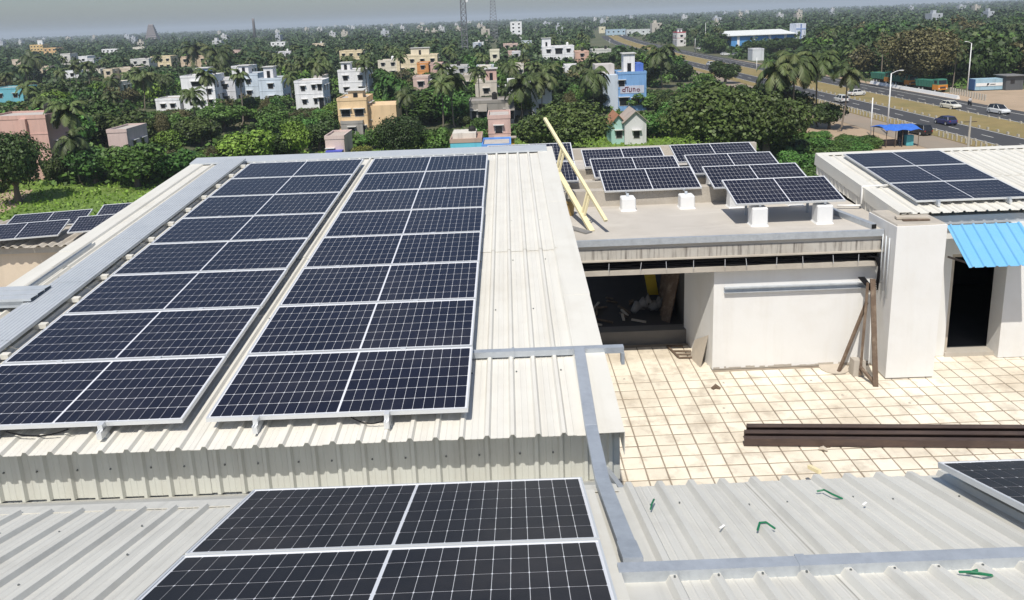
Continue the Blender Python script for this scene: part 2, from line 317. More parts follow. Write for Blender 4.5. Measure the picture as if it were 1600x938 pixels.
# ------------------------------------------------------------------ solar panels
PW, PD = 2.094, 1.038
def panelmeshes(W, D, g, gy, cm):
    fr = MB(); f = .011; d = .036
    fr.box(0, W, 0, f, -d, 0).box(0, W, D-f, D, -d, 0).box(0, f, f, D-f, -d, 0).box(W-f, W, f, D-f, -d, 0)
    la = MB(); la.box(f, W-f, f, D-f, -.010, -.0045)
    gx = .016; cwp = (W-2*f-.026-gx)/24; chp = (D-2*f-.026)/6; c = .0065
    def cell(mb, x, y, z0=-.0044, z1=-.0034):
        x0, x1, y0, y1 = x, x+cwp-g, y, y+chp-gy
        o = [(x0+c*.6, y0), (x1-c*.6, y0), (x1, y0+c), (x1, y1-c), (x1-c*.6, y1), (x0+c*.6, y1), (x0, y1-c), (x0, y0+c)]
        n = len(mb.v); mb.v += [(a, b, z1) for a, b in o]+[(a, b, z0) for a, b in o]; mb.f.append(tuple(range(n, n+8)))
        for k in range(8): mb.f.append((n+k, n+8+k, n+8+(k+1) % 8, n+(k+1) % 8))
    pos = [(f+.013+i*cwp+(gx if i > 11 else 0)+g/2, f+.013+j*chp+gy/2) for j in range(6) for i in range(24)]
    one = MB(); cell(one, 0, 0); al = MB()
    for x, y in pos: cell(al, x, y)
    out = dict(frame=fr.mesh('frame'), lam=la.mesh('laminate'), one=one.mesh('cell'), all=al.mesh('cells'), pos=pos, W=W, D=D)
    for k, m in (('frame', alu), ('lam', lam), ('one', cm), ('all', cm)): setmat(out[k], m)
    return out
PM = panelmeshes(PW, PD, .0028, .0052, cellm); PB = panelmeshes(PW, PD, .0025, .0046, cellb); PS = panelmeshes(1.99, 1.0, .0030, .0056, cellm)
def panel(pm, loc, tilt, label, group, single=False, yaw=0):
    t = thing('solar_panel', label, 'solar panel', loc, 0, group); t.rotation_euler = (tilt, 0, yaw)
    lpart(t, 'frame', pm['frame'], alu); lpart(t, 'laminate', pm['lam'], lam)
    if single:
        for x, y in pm['pos']:
            o = bpy.data.objects.new('cell', pm['one']); link(o, t); o.location = (x, y, 0)
    else: lpart(t, 'cells', pm['all'], cellm)['kind'] = 'stuff'
    return t
NUM = ['nearest', 'second', 'third', 'fourth', 'fifth', 'sixth', 'seventh', 'farthest']
def roofp(x, y): return (x, 5.6744+y*ca, -3.0207+y*sa)
for col, x0, nm in ((0, -4.795, 'left'), (1, -2.5145, 'right')):
    for r in range(8):
        lb = f'{NUM[r]} blue-black solar panel in the {nm} of the two long arrays' if r in (0, 7) else f'{NUM[r]} solar panel from the front in the {nm} of the two long arrays'
        panel(PM, roofp(x0+rng.uniform(-.004, .004), r*1.058), A1, lb, 'panels of the two long arrays', r < 3)
def forep(x, y): return (x, 4.4321+y*cb, -2.8678-y*sb)
for r in range(2):
    panel(PB, forep(-1.7197, -1.038-r*1.058), -B1, ('black solar panel on the front roof nearest the ribbed fascia', 'black solar panel cut off by the bottom edge, on the front roof')[r], 'panels on the front roof', True)
panel(PB, (2.655, 4.45-1.038*cb, -2.868+1.038*sb), -B1, 'solar panel jutting in at the right edge above the grey roof', 'panels on the front roof', True)
mb = MB(); mb.bar((2.75, 4.42, -2.905), (4.75, 4.42, -2.905), .04, .04).bar((2.75, 3.6, -2.66), (4.75, 3.6, -2.66), .04, .04)
for x in (2.95, 4.5): mb.bar((x, 4.35, -3.05), (x, 4.35, -2.92), .04, .04).bar((x, 3.6, -2.78), (x, 3.6, -2.68), .04, .04)
solo('panel_stand', mb, galv, 'steel legs and rails lifting the right-edge panel off the grey roof', 'frame')
# rails and clamps of the long arrays
for i, (x, lb) in enumerate(((-4.25, 'mounting rail under the left array, far from the gap'), (-3.337, 'mounting rail peeking out in the middle of the left array front'), (-2.105, 'mounting rail peeking out at the front left of the right array'), (-1.063, 'mounting rail peeking out at the front right of the right array'))):
    t = thing('mounting_rail', lb, 'rail', roofp(x, -.1), 0, 'mounting rails under the long arrays')
    def rp(x, y, h): return (x, 5.6744+y*ca-h*sa, -3.0207+y*sa+h*ca)
    q = MB(); q.ext([rp(x+a, 0, b) for a, b in ((-.02, -.105), (.02, -.105), (.02, -.04), (.008, -.04), (.008, -.05), (-.008, -.05), (-.008, -.04), (-.02, -.04))], Vector(rp(0, -.085, 0))-Vector(rp(0, 0, 0)), Vector(rp(0, 8.4, 0))-Vector(rp(0, 0, 0))); part(t, 'channel', q, alu)
    q = MB(); q.hexa([rp(x-.02, -.05, -.05), rp(x+.02, -.05, -.05), rp(x+.02, -.005, -.05), rp(x-.02, -.005, -.05)], [rp(x-.02, -.05, .004), rp(x+.02, -.05, .004), rp(x+.02, .012, .004), rp(x-.02, .012, .004)]); part(t, 'end_clamp', q, alu)
    for r in range(1, 8):
        q = MB(); y = r*1.058-.01; q.hexa([rp(x-.025, y-.022, .001), rp(x+.025, y-.022, .001), rp(x+.025, y+.022, .001), rp(x-.025, y+.022, .001)], [rp(x-.025, y-.022, .005), rp(x+.025, y-.022, .005), rp(x+.025, y+.022, .005), rp(x-.025, y+.022, .005)]); part(t, 'mid_clamp', q, alu)
    q = MB()
    for y in (-.03, 2.1, 4.2, 6.3, 8.2): q.hexa([rp(x-.03, y, -.135), rp(x+.03, y, -.135), rp(x+.03, y+.06, -.135), rp(x-.03, y+.06, -.135)], [rp(x-.018, y, -.10), rp(x+.018, y, -.10), rp(x+.018, y+.06, -.10), rp(x-.018, y+.06, -.10)])
    part(t, 'foot', q, galv)
def hang(p, q, sag, n=10): return [(p[0]+(q[0]-p[0])*k/n, p[1]+(q[1]-p[1])*k/n, p[2]+(q[2]-p[2])*k/n-sag*4*k/n*(1-k/n)) for k in range(n+1)]
a, b = roofp(-1.36, .02), roofp(-1.08, -.02)
solo('cable', MB().tube(hang((a[0], a[1], a[2]-.05), (b[0], b[1], b[2]-.06), .045), .005, 6), rubber, 'thin black cable sagging below the right array near its clamp', 'cable')
a, b = roofp(-4.12, 0), roofp(-3.62, 0)
solo('cable', MB().tube(hang((a[0], a[1], a[2]-.05), (b[0], b[1], b[2]-.05), .05), .006, 6), rubber, 'thin black cable drooping below the left array at the picture edge', 'cable')
# ------------------------------------------------------------------ galvanised cable trays
def lidded(root, pts, wd, ht, name='tray_length', m=galv):
    for p, q_ in zip(pts, pts[1:]): part(root, name, MB().bar(p, q_, wd, ht), m)
t = thing('cable_tray', 'bluish galvanised tray running down over the eave onto the front roof', 'cable tray', (.53, 5, -3.3))
X = .535
lidded(t, [(X+.03, 6.72, -3.015), (X+.005, 5.46, -3.105)], .095, .045); lidded(t, [(X+.005, 5.459, -3.107), (X-.015, 4.55, -2.985)], .093, .044); lidded(t, [(X-.015, 4.551, -2.984), (X-.01, 3.34, -2.632)], .091, .043)
part(t, 'end_sleeve', MB().bar((X-.012, 3.52, -2.684), (X-.010, 3.31, -2.622), .10, .05), galv)
t = thing('cable_tray', 'short galvanised tray crossing the cream roof beside the right array', 'cable tray', (.2, 6.7, -3.1))
part(t, 'body', MB().box(-.43, .98, 6.70, 6.77, -3.065, -3.008), galv)
part(t, 'end_drop', MB().box(.955, .985, 6.695, 6.773, -3.18, -3.066), galv)
part(t, 'joint_strap', MB().box(-.06, -.035, 6.694, 6.776, -3.07, -3.002), galv)
t = thing('cable_tray', 'long galvanised tray across the grey front roof, lower right', 'cable tray', (2.5, 3.25, -2.65))
for x0, x1, d in ((.44, 1.32, 0), (1.325, 3.4, .002), (3.405, 6.2, 0)): part(t, 'tray_length', MB().box(x0, x1, 3.205-d, 3.275+d, -2.655, -2.59+d), galv)
part(t, 'joint_strap', MB().box(1.30, 1.345, 3.199, 3.281, -2.658, -2.584), galv)
# ------------------------------------------------------------------ walkway on the left of the long roof
def rr(x, s, h): return fmain(x, s-.0, h)
t = thing('roof_walkway', 'grey ribbed steel walkway along the left edge of the long roof', 'walkway', (-5.22, 10, -3))
for k in range(6):
    s0 = .3+k*1.47
    part(t, 'plank', corr(MB(), -5.43, -5.02, [-5.38+.045*i for i in range(8)], lambda x, s, h: fmain(x, s, h+.125), s0, s0+1.462, h=.006, bw=.026, tw=.012, mini=False), galvl)
    for x in (-5.43, -5.02): part(t, 'side_lip', MB().hexa([fmain(x-.002, s0, .09), fmain(x+.002, s0, .09), fmain(x+.002, s0+1.462, .09), fmain(x-.002, s0+1.462, .09)], [fmain(x-.002, s0, .127), fmain(x+.002, s0, .127), fmain(x+.002, s0+1.462, .127), fmain(x-.002, s0+1.462, .127)]), galvl)
for k in range(13):
    s = .9+k*.655
    part(t, 'cross_bearer', MB().hexa([fmain(-5.5, s, .028), fmain(-4.93, s, .028), fmain(-4.93, s+.06, .028), fmain(-5.5, s+.06, .028)], [fmain(-5.5, s, .09), fmain(-4.93, s, .075), fmain(-4.93, s+.06, .075), fmain(-5.5, s+.06, .09)]), ivory)
t = thing('roof_walkway', 'short light ribbed steel walkway branching off at the left edge', 'walkway', (-6.2, 8.3, -3.0))
for k in range(3): part(t, 'plank', corr(MB(), 0, 1.42, [], lambda x, s, h: (-5.34-x, 8.13+k*.135+s, -2.81+.008*k+h), 0, .13, t=.03, mini=False), galvl)
part(t, 'bearer', MB().box(-6.6, -5.45, 8.16, 8.20, -2.92, -2.845).box(-6.6, -5.45, 8.42, 8.46, -2.92, -2.845), galv)
t = thing('steel_channel', 'loose dark galvanised channel lying beside the walkway', 'channel', (-5.8, 9.4, -2.95))
q = MB(); p0 = fmain(-5.74, 3.2, .04); p1 = fmain(-5.74, 4.75, .04); d = Vector(p1)-Vector(p0)
q.ext([p0, (p0[0]+.05, p0[1], p0[2]), (p0[0]+.05, p0[1], p0[2]+.04), (p0[0]+.046, p0[1], p0[2]+.04), (p0[0]+.046, p0[1], p0[2]+.004), (p0[0]+.004, p0[1], p0[2]+.004), (p0[0]+.004, p0[1], p0[2]+.04), (p0[0], p0[1], p0[2]+.04)], (0, 0, 0), d); part(t, 'profile', q, galv)
# ------------------------------------------------------------------ tiled terrace
FZ = -6.45
fl = MB(); fl.box(.72, 14, 4.9, 13.25, FZ-.25, FZ-.010).box(.72, 3.6, 13.25, 14.47, FZ-.25, FZ-.010).box(7.28, 14, 13.25, 13.62, FZ-.25, FZ-.010)
floor = solo('terrace_floor', fl, grout, kind='structure', base=(2.376, 10.431, FZ))
TS = .3002; bt = .0082
vars_ = []
for k in range(5):
    mb = MB(); a = .1385+nr.uniform(-.0025, .0015); b_ = a-.004; e = .006
    jj = lambda: rng.uniform(-.0025, .0025)
    lo = [(-a+jj(), -b_+jj(), -.012), (a+jj(), -b_+jj(), -.012), (a+jj(), b_+jj(), -.012), (-a+jj(), b_+jj(), -.012)]
    hi = [(x*(1-e/a), y*(1-e/a), 0) for x, y, _ in lo]; md = [(x, y, -.004) for x, y, _ in lo]
    n = 0; mb.v = lo+md+hi; mb.f = [(8, 9, 10, 11)]
    for i in range(4): j = (i+1) % 4; mb.f += [(i, j, 4+j, 4+i), (4+i, 4+j, 8+j, 8+i)]
    me = mb.mesh('tile'); setmat(me, tilem); vars_.append(me)
cand = []
for i in range(-5, 38):
    for j in range(-18, 14):
        x = 2.376+TS*((i+.5)*math.cos(bt)-(j+.5)*math.sin(bt)); y = 10.431+TS*((i+.5)*math.sin(bt)+(j+.5)*math.cos(bt))
        if x < .9 or y > 14.30 or (y > 13.09 and 3.42 < x < 7.45) or (y > 13.46 and x >= 7.45): continue
        u, v = px((x, y, FZ)); vis = -10 < u < 1615 and v < 775 and not (y > 12.42 and 6.3 < x < 7.42)
        cand.append((0 if vis else 1, y, x, y))
cand.sort(); rest = MB()
for n_, (vis, _, x, y) in enumerate(cand):
    zz = rng.uniform(-.0015, .002)
    if not vis and n_ < 300:
        o = bpy.data.objects.new('tile', rng.choice(vars_)); link(o, floor); o.location = (x-2.376, y-10.431, zz); o.rotation_euler = (rng.uniform(-.004, .004), rng.uniform(-.004, .004), bt+rng.uniform(-.006, .006)+rng.choice((0, math.pi)))
    else:
        a = .1415; rest.hexa([(x-a, y-a, FZ-.012), (x+a, y-a, FZ-.012), (x+a, y+a, FZ-.012), (x-a, y+a, FZ-.012)], [(x-a+.004, y-a+.004, FZ+zz), (x+a-.004, y-a+.004, FZ+zz), (x+a-.004, y+a-.004, FZ+zz), (x-a+.004, y+a-.004, FZ+zz)])
part(floor, 'far_tiles', rest, tilem, kind='stuff')
# the building below everything
bb = thing('lower_building', 'body of the big building below the terrace and roofs', 'building', (2, 10, -H))
part(bb, 'wall', MB().box(-6.0, 14, 5.8, 22, -H, FZ-.252).box(-6.4, 14, -6, 4.7, -H, -3.5), plaster)
# ------------------------------------------------------------------ flat-roofed block behind the terrace
blk = thing('terrace_block', 'white-walled block with flat cement roof and open dark store', 'building', (3.5, 16, FZ))
part(blk, 'roof_slab', MB().box(.74, 6.78, 13.06, 21.0, -4.02, -3.85), flatroof)
part(blk, 'slab_edge', MB().box(.74, 6.42, 13.05, 13.30, -4.20, -4.021), concdrip)
part(blk, 'edge_strip', MB().box(.86, 6.44, 12.99, 13.055, -3.935, -3.825), galv)
part(blk, 'drip_ledge', MB().box(.74, 6.47, 12.985, 13.26, -4.222, -4.201), conc)
part(blk, 'recess_back', MB().box(.74, 6.44, 13.22, 13.26, -4.41, -4.223), blackm)  # black back puts the slot's deep shade into the colour
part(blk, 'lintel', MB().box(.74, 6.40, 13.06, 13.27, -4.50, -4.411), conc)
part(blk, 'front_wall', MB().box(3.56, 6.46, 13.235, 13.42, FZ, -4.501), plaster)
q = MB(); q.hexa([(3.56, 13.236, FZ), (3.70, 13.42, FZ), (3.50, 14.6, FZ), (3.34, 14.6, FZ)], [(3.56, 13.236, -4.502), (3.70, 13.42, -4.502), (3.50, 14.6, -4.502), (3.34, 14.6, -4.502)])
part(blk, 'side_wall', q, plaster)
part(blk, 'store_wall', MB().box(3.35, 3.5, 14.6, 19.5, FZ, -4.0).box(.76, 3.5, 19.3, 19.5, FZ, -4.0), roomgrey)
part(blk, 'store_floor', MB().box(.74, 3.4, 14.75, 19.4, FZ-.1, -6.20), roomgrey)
part(blk, 'door_step', MB().box(.74, 3.36, 14.47, 14.76, FZ-.02, -6.17), stepm)
q = MB(); x = 3.58
rg = random.Random(3)
while x < 6.42: w_ = rg.uniform(.03, .12); q.box(x, min(x+w_, 6.43), 13.229, 13.236, FZ, FZ+rg.uniform(.015, .06)); x += w_
part(blk, 'bare_base', q, conc)
part(blk, 'upstand', MB().box(.84, 6.0, 15.55, 15.80, -3.851, -3.52), conc)
for y in (16.9, 18.3): part(blk, 'upstand', MB().box(.84, 6.2, y, y+.2, -3.851, -3.62), conc)
part(blk, 'parapet', MB().box(.74, 6.7, 20.9, 21.1, -3.851, -3.55), conc)
# cables in the slot under the slab
t = thing('cable_bundle', 'bundle of black cables with ties in the slot under the slab edge', 'cables', (3.6, 13.1, -4.33))
for k in range(16):
    pts = []; z = -4.395+.036*(k % 4)+.015; y = 13.09+.028*(k//4)
    for i in range(27): pts.append((.85+i*.213, y+rng.uniform(-.015, .015), z+rng.uniform(-.013, .016)))
    part(t, 'cable', MB().tube(pts, .017, 5), rubber, smooth=True)
for i in range(11):
    x = 1.1+i*.5+rng.uniform(-.1, .1); part(t, 'tie', MB().bar((x, 13.012, -4.408), (x+rng.uniform(-.02, .02), 13.012, -4.25), .01, .006), tie)
t = thing('cable_bundle', 'black cables spilling down in a loop beside the white pillar', 'cables', (6.3, 13.0, -4.9))
for k in range(6): part(t, 'cable', MB().tube([(6.2, 13.05+.01*k, -4.3-.01*k), (6.33+.012*k, 13.03, -4.33), (6.39+.006*k, 13.0, -4.5), (6.37, 12.99-.01*k, -4.75-.03*k), (6.30, 13.05, -4.86-.02*k), (6.20-.02*k, 13.12, -4.72)], .012, 5), rubber, smooth=True)
t = thing('shading_stripe', 'thin grey pipes running up the left side of the white pillar', 'pipes', (6.42, 13, -5))
for k in range(3): part(t, 'pipe', MB().tube([(6.425, 12.75+.12*k, -5.0+.1*k), (6.425, 12.75+.12*k, -3.9)], .011, 8), galvl, smooth=True)  # tubes added in place of grey shading stripes on the pillar
t = thing('wall_channel', 'galvanised C channel fixed along the top of the white terrace wall', 'channel', (5, 13.2, -4.95))
q = MB(); q.ext([(0, y, z) for y, z in ((13.233, -4.955), (13.17, -4.955), (13.17, -4.935), (13.175, -4.935), (13.175, -4.95), (13.228, -4.95), (13.228, -4.86), (13.175, -4.86), (13.175, -4.875), (13.17, -4.875), (13.17, -4.855), (13.233, -4.855))], (3.74, 0, 0), (6.36, 0, 0)); part(t, 'profile', q, galv)
# pillar and the shed on the right
pil = thing('right_block', 'white block with tall pillar, dark doorway and pale metal roof', 'building', (8.5, 15, FZ))
q = MB(); q.hexa([(6.44, 12.58, FZ+.03), (7.28, 12.58, FZ+.03), (7.28, 13.62, FZ+.03), (6.48, 13.62, FZ+.03)], [(6.45, 12.58, -3.665), (7.30, 12.58, -3.655), (7.30, 13.62, -3.655), (6.45, 13.62, -3.665)]); part(pil, 'pillar', q, plaster)
q = MB(); q.box(6.46, 7.27, 12.60, 13.60, FZ, FZ+.032); part(pil, 'pillar_base', q, conc)
q = MB(); q.hexa([(6.46, 12.60, -3.68), (7.29, 12.60, -3.68), (7.29, 13.6, -3.68), (6.46, 13.6, -3.68)], [(6.48, 12.63, -3.635), (7.27, 12.62, -3.63), (7.28, 13.58, -3.62), (6.48, 13.58, -3.63)]); part(pil, 'pillar_cap', q, conc)
part(pil, 'front_wall', MB().box(8.84, 14, 13.26, 13.62, FZ+.01, -3.86).box(7.305, 7.93, 13.42, 13.62, FZ+.01, -3.86).box(7.93, 8.84, 13.44, 13.62, -4.47, -3.86), plaster)
part(pil, 'door_frame', MB().box(7.93, 8.0, 13.46, 13.60, FZ+.08, -4.47).box(8.0, 8.84, 13.46, 13.60, -4.53, -4.471), palewood)
part(pil, 'threshold', MB().box(7.93, 8.84, 13.38, 13.66, FZ-.01, FZ+.075), conc)
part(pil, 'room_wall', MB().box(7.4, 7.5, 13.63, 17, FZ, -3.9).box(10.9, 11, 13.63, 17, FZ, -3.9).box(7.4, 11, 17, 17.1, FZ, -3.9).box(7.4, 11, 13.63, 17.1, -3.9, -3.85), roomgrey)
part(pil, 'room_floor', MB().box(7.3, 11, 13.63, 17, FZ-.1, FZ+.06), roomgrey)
ar = R(5.7)
def fr2(x, s, h): return (x, 13.18+s*math.cos(ar)-h*math.sin(ar), -3.61+s*math.sin(ar)+h*math.cos(ar))
for k in range(6):
    a, b = 6.82+k*1.0, 6.82+(k+1)*1.0
    part(pil, 'roof_sheet', corr(MB(), a, b+.015, [6.92+.2*i for i in range(32)], lambda x, s, h: fr2(x, s, h+.004*(k % 2)), rng.uniform(-.006, .006), 1.95), ivory)
    part(pil, 'roof_sheet', corr(MB(), a, b+.015, [6.92+.2*i for i in range(32)], lambda x, s, h: fr2(x, s, h+.010+.004*(k % 2)), 1.9, 3.85), ivory)
def fside(x, s, h): y = 13.2+x; zt = -3.61+x*math.tan(ar); return (6.80-h, y, zt-.40+s)
for k in range(4): part(pil, 'side_cladding', corr(MB(), k*.95, k*.95+.945, [.1+.2*i for i in range(20)], fside, 0, .36, h=.016), ivory)
q = MB(); q.ext([fr2(x, 0, h) for x, h in ((6.78, -.21), (6.772, -.21), (6.772, .038), (7.0, .036), (7.02, .006), (6.98, .03), (6.78, .03))], (0, 0, 0), Vector(fr2(0, 3.86, 0))-Vector(fr2(0, 0, 0))); part(pil, 'edge_flashing', q, ivory)
q = MB(); q.ext([fr2(0, s, h) for s, h in ((3.70, .04), (3.86, .055), (3.87, -.2), (3.86, -.2), (3.85, .05), (3.7, .035))], (6.78, 0, 0), (12.8, 0, 0)); part(pil, 'ridge_flashing', q, ivory)
part(pil, 'wall_head', MB().box(7.305, 14, 13.30, 13.6, -3.858, -3.70), galvl)
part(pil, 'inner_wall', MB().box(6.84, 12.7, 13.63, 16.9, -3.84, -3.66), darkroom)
for r in range(3): panel(PM, (7.25, 13.53+r*1.058*math.cos(ar), -3.46+r*1.058*math.sin(ar)), ar, ('front panel of the three on the right-hand metal roof', 'middle panel of the three on the right-hand metal roof', 'rear panel of the three on the right-hand metal roof')[r], 'panels on the right-hand roof')
for x in (7.62, 8.9):
    t = thing('mounting_rail', 'rail foot under the front panel of the right-hand roof, '+('left one' if x < 8 else 'right one'), 'rail', (x, 13.4, -3.6), 0, 'rails on the right-hand roof')
    part(t, 'channel', MB().bar((x, 13.44, -3.535), (x, 16.6, -3.22), .04, .06), alu); part(t, 'end_clamp', MB().box(x-.025, x+.025, 13.46, 13.52, -3.56, -3.46), galv)
# blue awning
t = thing('awning', 'bright blue ribbed metal awning over the dark doorway', 'awning', (8.3, 13.2, -4.3))
def faw(x, s, h): return (x, 13.24-s*.82-h*.55, -3.86-s*.56+h*.83)
part(t, 'sheet', corr(MB(), 7.66, 8.98, [7.73+.2*i for i in range(7)], faw, 0, .95, h=.028, mini=True, j0=.0), bluesheet)
for x in (7.75, 8.85): part(t, 'bracket', MB().bar((x, 13.25, -4.45), (x, 12.55, -4.36), .03, .03).bar((x, 13.25, -3.92), (x, 12.5, -4.40), .03, .02), rust)
# debris on the pillar top
t = thing('wood_scrap', 'broken plank pieces lying on top of the white pillar', 'wood', (6.9, 12.9, -3.63))
part(t, 'plank', MB().bar((6.60, 12.95, -3.60), (7.12, 12.86, -3.60), .12, .035), palewood); part(t, 'plank', MB().bar((6.66, 12.82, -3.615), (7.1, 12.79, -3.612), .07, .02), wood)
# white pipe
def bentpipe(pts, r): return MB().tube(pts, r, 8)
solo('water_pipe', bentpipe([(6.30, 14.62, -3.78), (6.70, 14.56, -3.78), (6.725, 14.56, -3.775), (6.74, 14.56, -3.74), (6.745, 14.60, -3.46), (6.75, 14.61, -3.43), (6.79, 14.62, -3.42), (7.5, 14.64, -3.415)], .022), pvc, 'white plastic pipe climbing from the flat roof onto the metal roof', 'pipe', smooth=True)
t = thing('steel_channel', 'grey steel channel lying beside the right pedestals on the flat roof', 'channel', (6.2, 14, -3.85))
part(t, 'profile', MB().bar((6.05, 14.5, -3.80), (6.33, 13.15, -3.80), .10, .09), galv); part(t, 'end_shade', MB().bar((6.327, 13.155, -3.80), (6.332, 13.135, -3.80), .085, .07), blackm)  # black plug stands in for the shade inside the channel end
# pedestal blocks and tilted panels on the flat roof
def pedestal(x, y, z0, z1, label, sz=.29):
    mb = MB(); a = sz/2; c = .02
    o = [(-a+c, -a), (a-c, -a), (a, -a+c), (a, a-c), (a-c, a), (-a+c, a), (-a, a-c), (-a, -a+c)]
    hs = [(0, 1.12), (.03, 1.0), (z1-z0-c, .97), (z1-z0, .87)]
    for h, k in hs: mb.v += [(x+p*k, y+q_*k, z0+h) for p, q_ in o]
    for l in range(3):
        for k in range(8): mb.f.append((8*l+k, 8*l+(k+1) % 8, 8*l+8+(k+1) % 8, 8*l+8+k))
    mb.f.append(tuple(range(24, 32))); return solo('pedestal', mb, white, label, 'pedestal', 'white pedestals on the flat roof')
TT = R(14.5)
flat = [('A', 1.88, 15.42, -3.50, 'front left'), ('B', 1.85, 16.98, -3.53, 'middle left'), ('C', 1.76, 18.18, -3.51, 'rear left'), ('D', 4.03, 13.60, -3.42, 'frontmost right'), ('E', 4.02, 15.10, -3.44, 'second right'), ('F', 3.99, 16.64, -3.46, 'third right'), ('G', 3.92, 17.96, -3.44, 'rearmost right')]
for n_, x, y, z, nm in flat:
    t = panel(PS, (x, y, z), TT, f'tilted solar panel on the flat cement roof, {nm} one', 'tilted panels on the flat roof', False, R(.8))
    fz = -3.85
    for i, o in enumerate((.44, 1.62)):
        yy = y+.03 if n_ != 'A' else 15.22
        pedestal(x+o, yy+(.1 if n_ == 'D' else 0), fz, z-.085, f'white cement block under the {("left","right")[i]} end of the {nm} tilted panel')
        part(t, 'front_post', MB().bar((x+o, yy+.04+(.1 if n_ == 'D' else 0), z-.087), (x+o, yy+.06+(.1 if n_ == 'D' else 0), z-.03), .05, .05), galv)
        part(t, 'rafter', MB().bar((x+o, y+.02, z-.045), (x+o, y+.95, z+.19), .04, .04), galv)
        part(t, 'rear_post', MB().bar((x+o, y+.85, fz), (x+o, y+.85, z+.155), .04, .04), galv)
for i, (y, z, nm) in enumerate(((16.35, -3.45, 'front'), (17.38, -3.19, 'rear'))): panel(PS, (-.55, y, z), TT, f'{nm} panel of the pair half hidden behind the yellow ladder', 'tilted panels on the flat roof', False)
pedestal(1.12, 16.42, -3.85, -3.53, 'white cement block beside the ladder under the half-hidden panels', .24)
mb = MB().bar((-.4, 16.5, -3.5), (-.4, 18.3, -3.05), .05, .05).bar((1.3, 16.5, -3.5), (1.3, 18.3, -3.05), .05, .05)
for x in (-.4, 1.3): mb.bar((x, 18.2, -3.85), (x, 18.2, -3.09), .05, .05)
solo('panel_stand', mb, galv, 'steel frame under the half-hidden panel pair behind the ladder', 'frame')
# ladder
F0 = np.array([1.43, 13.68, -3.85]); dl = np.array([-.708, 1.999, 1.182]); L0 = np.array([1.66, 13.46, -3.60])
t = thing('ladder', 'pale yellow wooden ladder leaning on the edge of the long roof', 'ladder', tuple(F0))
part(t, 'rail', MB().bar(F0, F0+dl*1.03, .05, .10, up=(1, .35, .0)), yellowp)
part(t, 'rail', MB().bar(L0, L0+dl*1.31, .045, .062, up=(1, .35, 0)), yellowp)
for a in (.16, .20, .70, .75):
    part(t, 'rung', MB().bar(F0+dl*a, L0+dl*(a+.15), .034, .038), yellowp)
solo('bucket', MB().tube([(1.12, 14.95, -3.85), (1.12, 14.95, -3.60), (1.12, 14.95, -3.595), (1.12, 14.95, -3.55)], [.085, .105, .125, .125], 14), bucketm, 'ochre tub standing behind the ladder foot on the flat roof', 'bucket')
t = thing('wood_scrap', 'dark plank with rebar ends lying below the ladder', 'wood', (1.2, 13.8, -3.85))
part(t, 'plank', MB().bar((.90, 14.15, -3.835), (1.36, 13.55, -3.835), .16, .03), sack)  # dark strip added as the cast shadow of the wide ladder rail
# ------------------------------------------------------------------ things on the terrace
st = [(3.36, 10.60, 7.37, 10.25, 0), (3.42, 10.74, 7.45, 10.40, .0), (3.50, 10.885, 7.55, 10.55, .0)]
for i, (xa, ya, xb, yb, dz) in enumerate(st):
    k = 1.65; xb, yb = xa+(xb-xa)*k, ya+(yb-ya)*k; z0 = FZ+.015
    t = thing('steel_beam', ('nearest', 'middle', 'farthest')[i]+' of the three brown steel channels lying on the tiles', 'steel channel', (xa, ya, FZ), 0, 'brown steel channels on the terrace')
    d = Vector((xb-xa, yb-ya, 0)); n_ = Vector((-d.y, d.x, 0)).normalized(); P = lambda a, b: Vector((xa, ya, z0))+n_*a+Vector((0, 0, b))
    h_ = (.115, .13, .15)[i]
    if i == 0: pr = [P(0, 0), P(.09, 0), P(.09, .012), P(.012, .012), P(.012, h_-.012), P(.09, h_-.012), P(.09, h_), P(0, h_)]
    else: pr = [P(0, 0), P(.10, 0), P(.10, h_), P(0, h_), P(0, h_-.014), P(.088, h_-.014), P(.088, .014), P(0, .014)]
    part(t, 'profile', MB().ext(pr, (0, 0, 0), d), rust)
    part(t, 'packing_block', MB().box(xa+1.2, xa+1.26, ya-.12, ya+.05, FZ, FZ+.014), wood)
solo('rag', MB().tube([(4.42, 10.42, FZ+.03), (4.48, 10.40, FZ+.05), (4.53, 10.36, FZ+.03)], [.02, .035, .015], 7), palewood, 'small pale rag in front of the brown steel channels', 'rag')
solo('wood_scrap', MB().bar((3.93, 9.55, FZ+.3), (4.0, 9.35, FZ+.34), .05, .05), yellowp, 'small yellow wood stub just beyond the grey roof edge', 'wood')
solo('rag', MB().tube([(3.36, 12.46, FZ+.015), (3.43, 12.50, FZ+.04), (3.5, 12.45, FZ+.02)], [.03, .045, .02], 7), wood, 'small brown scrap lying alone on the tiles', 'rag')
t = thing('timber_post', 'weathered brown timber frame leaning against the pillar corner', 'wood', (6.15, 12.33, FZ))
part(t, 'post', MB().bar((6.16, 12.34, FZ), (6.30, 13.0, -4.72), .085, .04), wood); part(t, 'post', MB().bar((6.05, 12.70, FZ+.05), (6.24, 13.04, -4.80), .045, .04), wood); part(t, 'tie_piece', MB().bar((6.16, 12.36, FZ+.03), (6.05, 12.70, FZ+.20), .05, .04), wood)
solo('timber_stick', MB().bar((5.76, 12.93, FZ), (6.28, 13.12, -5.2), .05, .04), wood, 'thin timber stick leaning diagonally against the white wall', 'wood')
solo('concrete_block', MB().hexa([(5.95, 12.75, FZ), (6.16, 12.72, FZ), (6.16, 12.92, FZ), (5.95, 12.95, FZ)], [(5.96, 12.76, FZ+.3), (6.15, 12.73, FZ+.3), (6.15, 12.92, FZ+.28), (5.96, 12.94, FZ+.29)]), conc, 'rough concrete block at the foot of the timber frame', 'block')
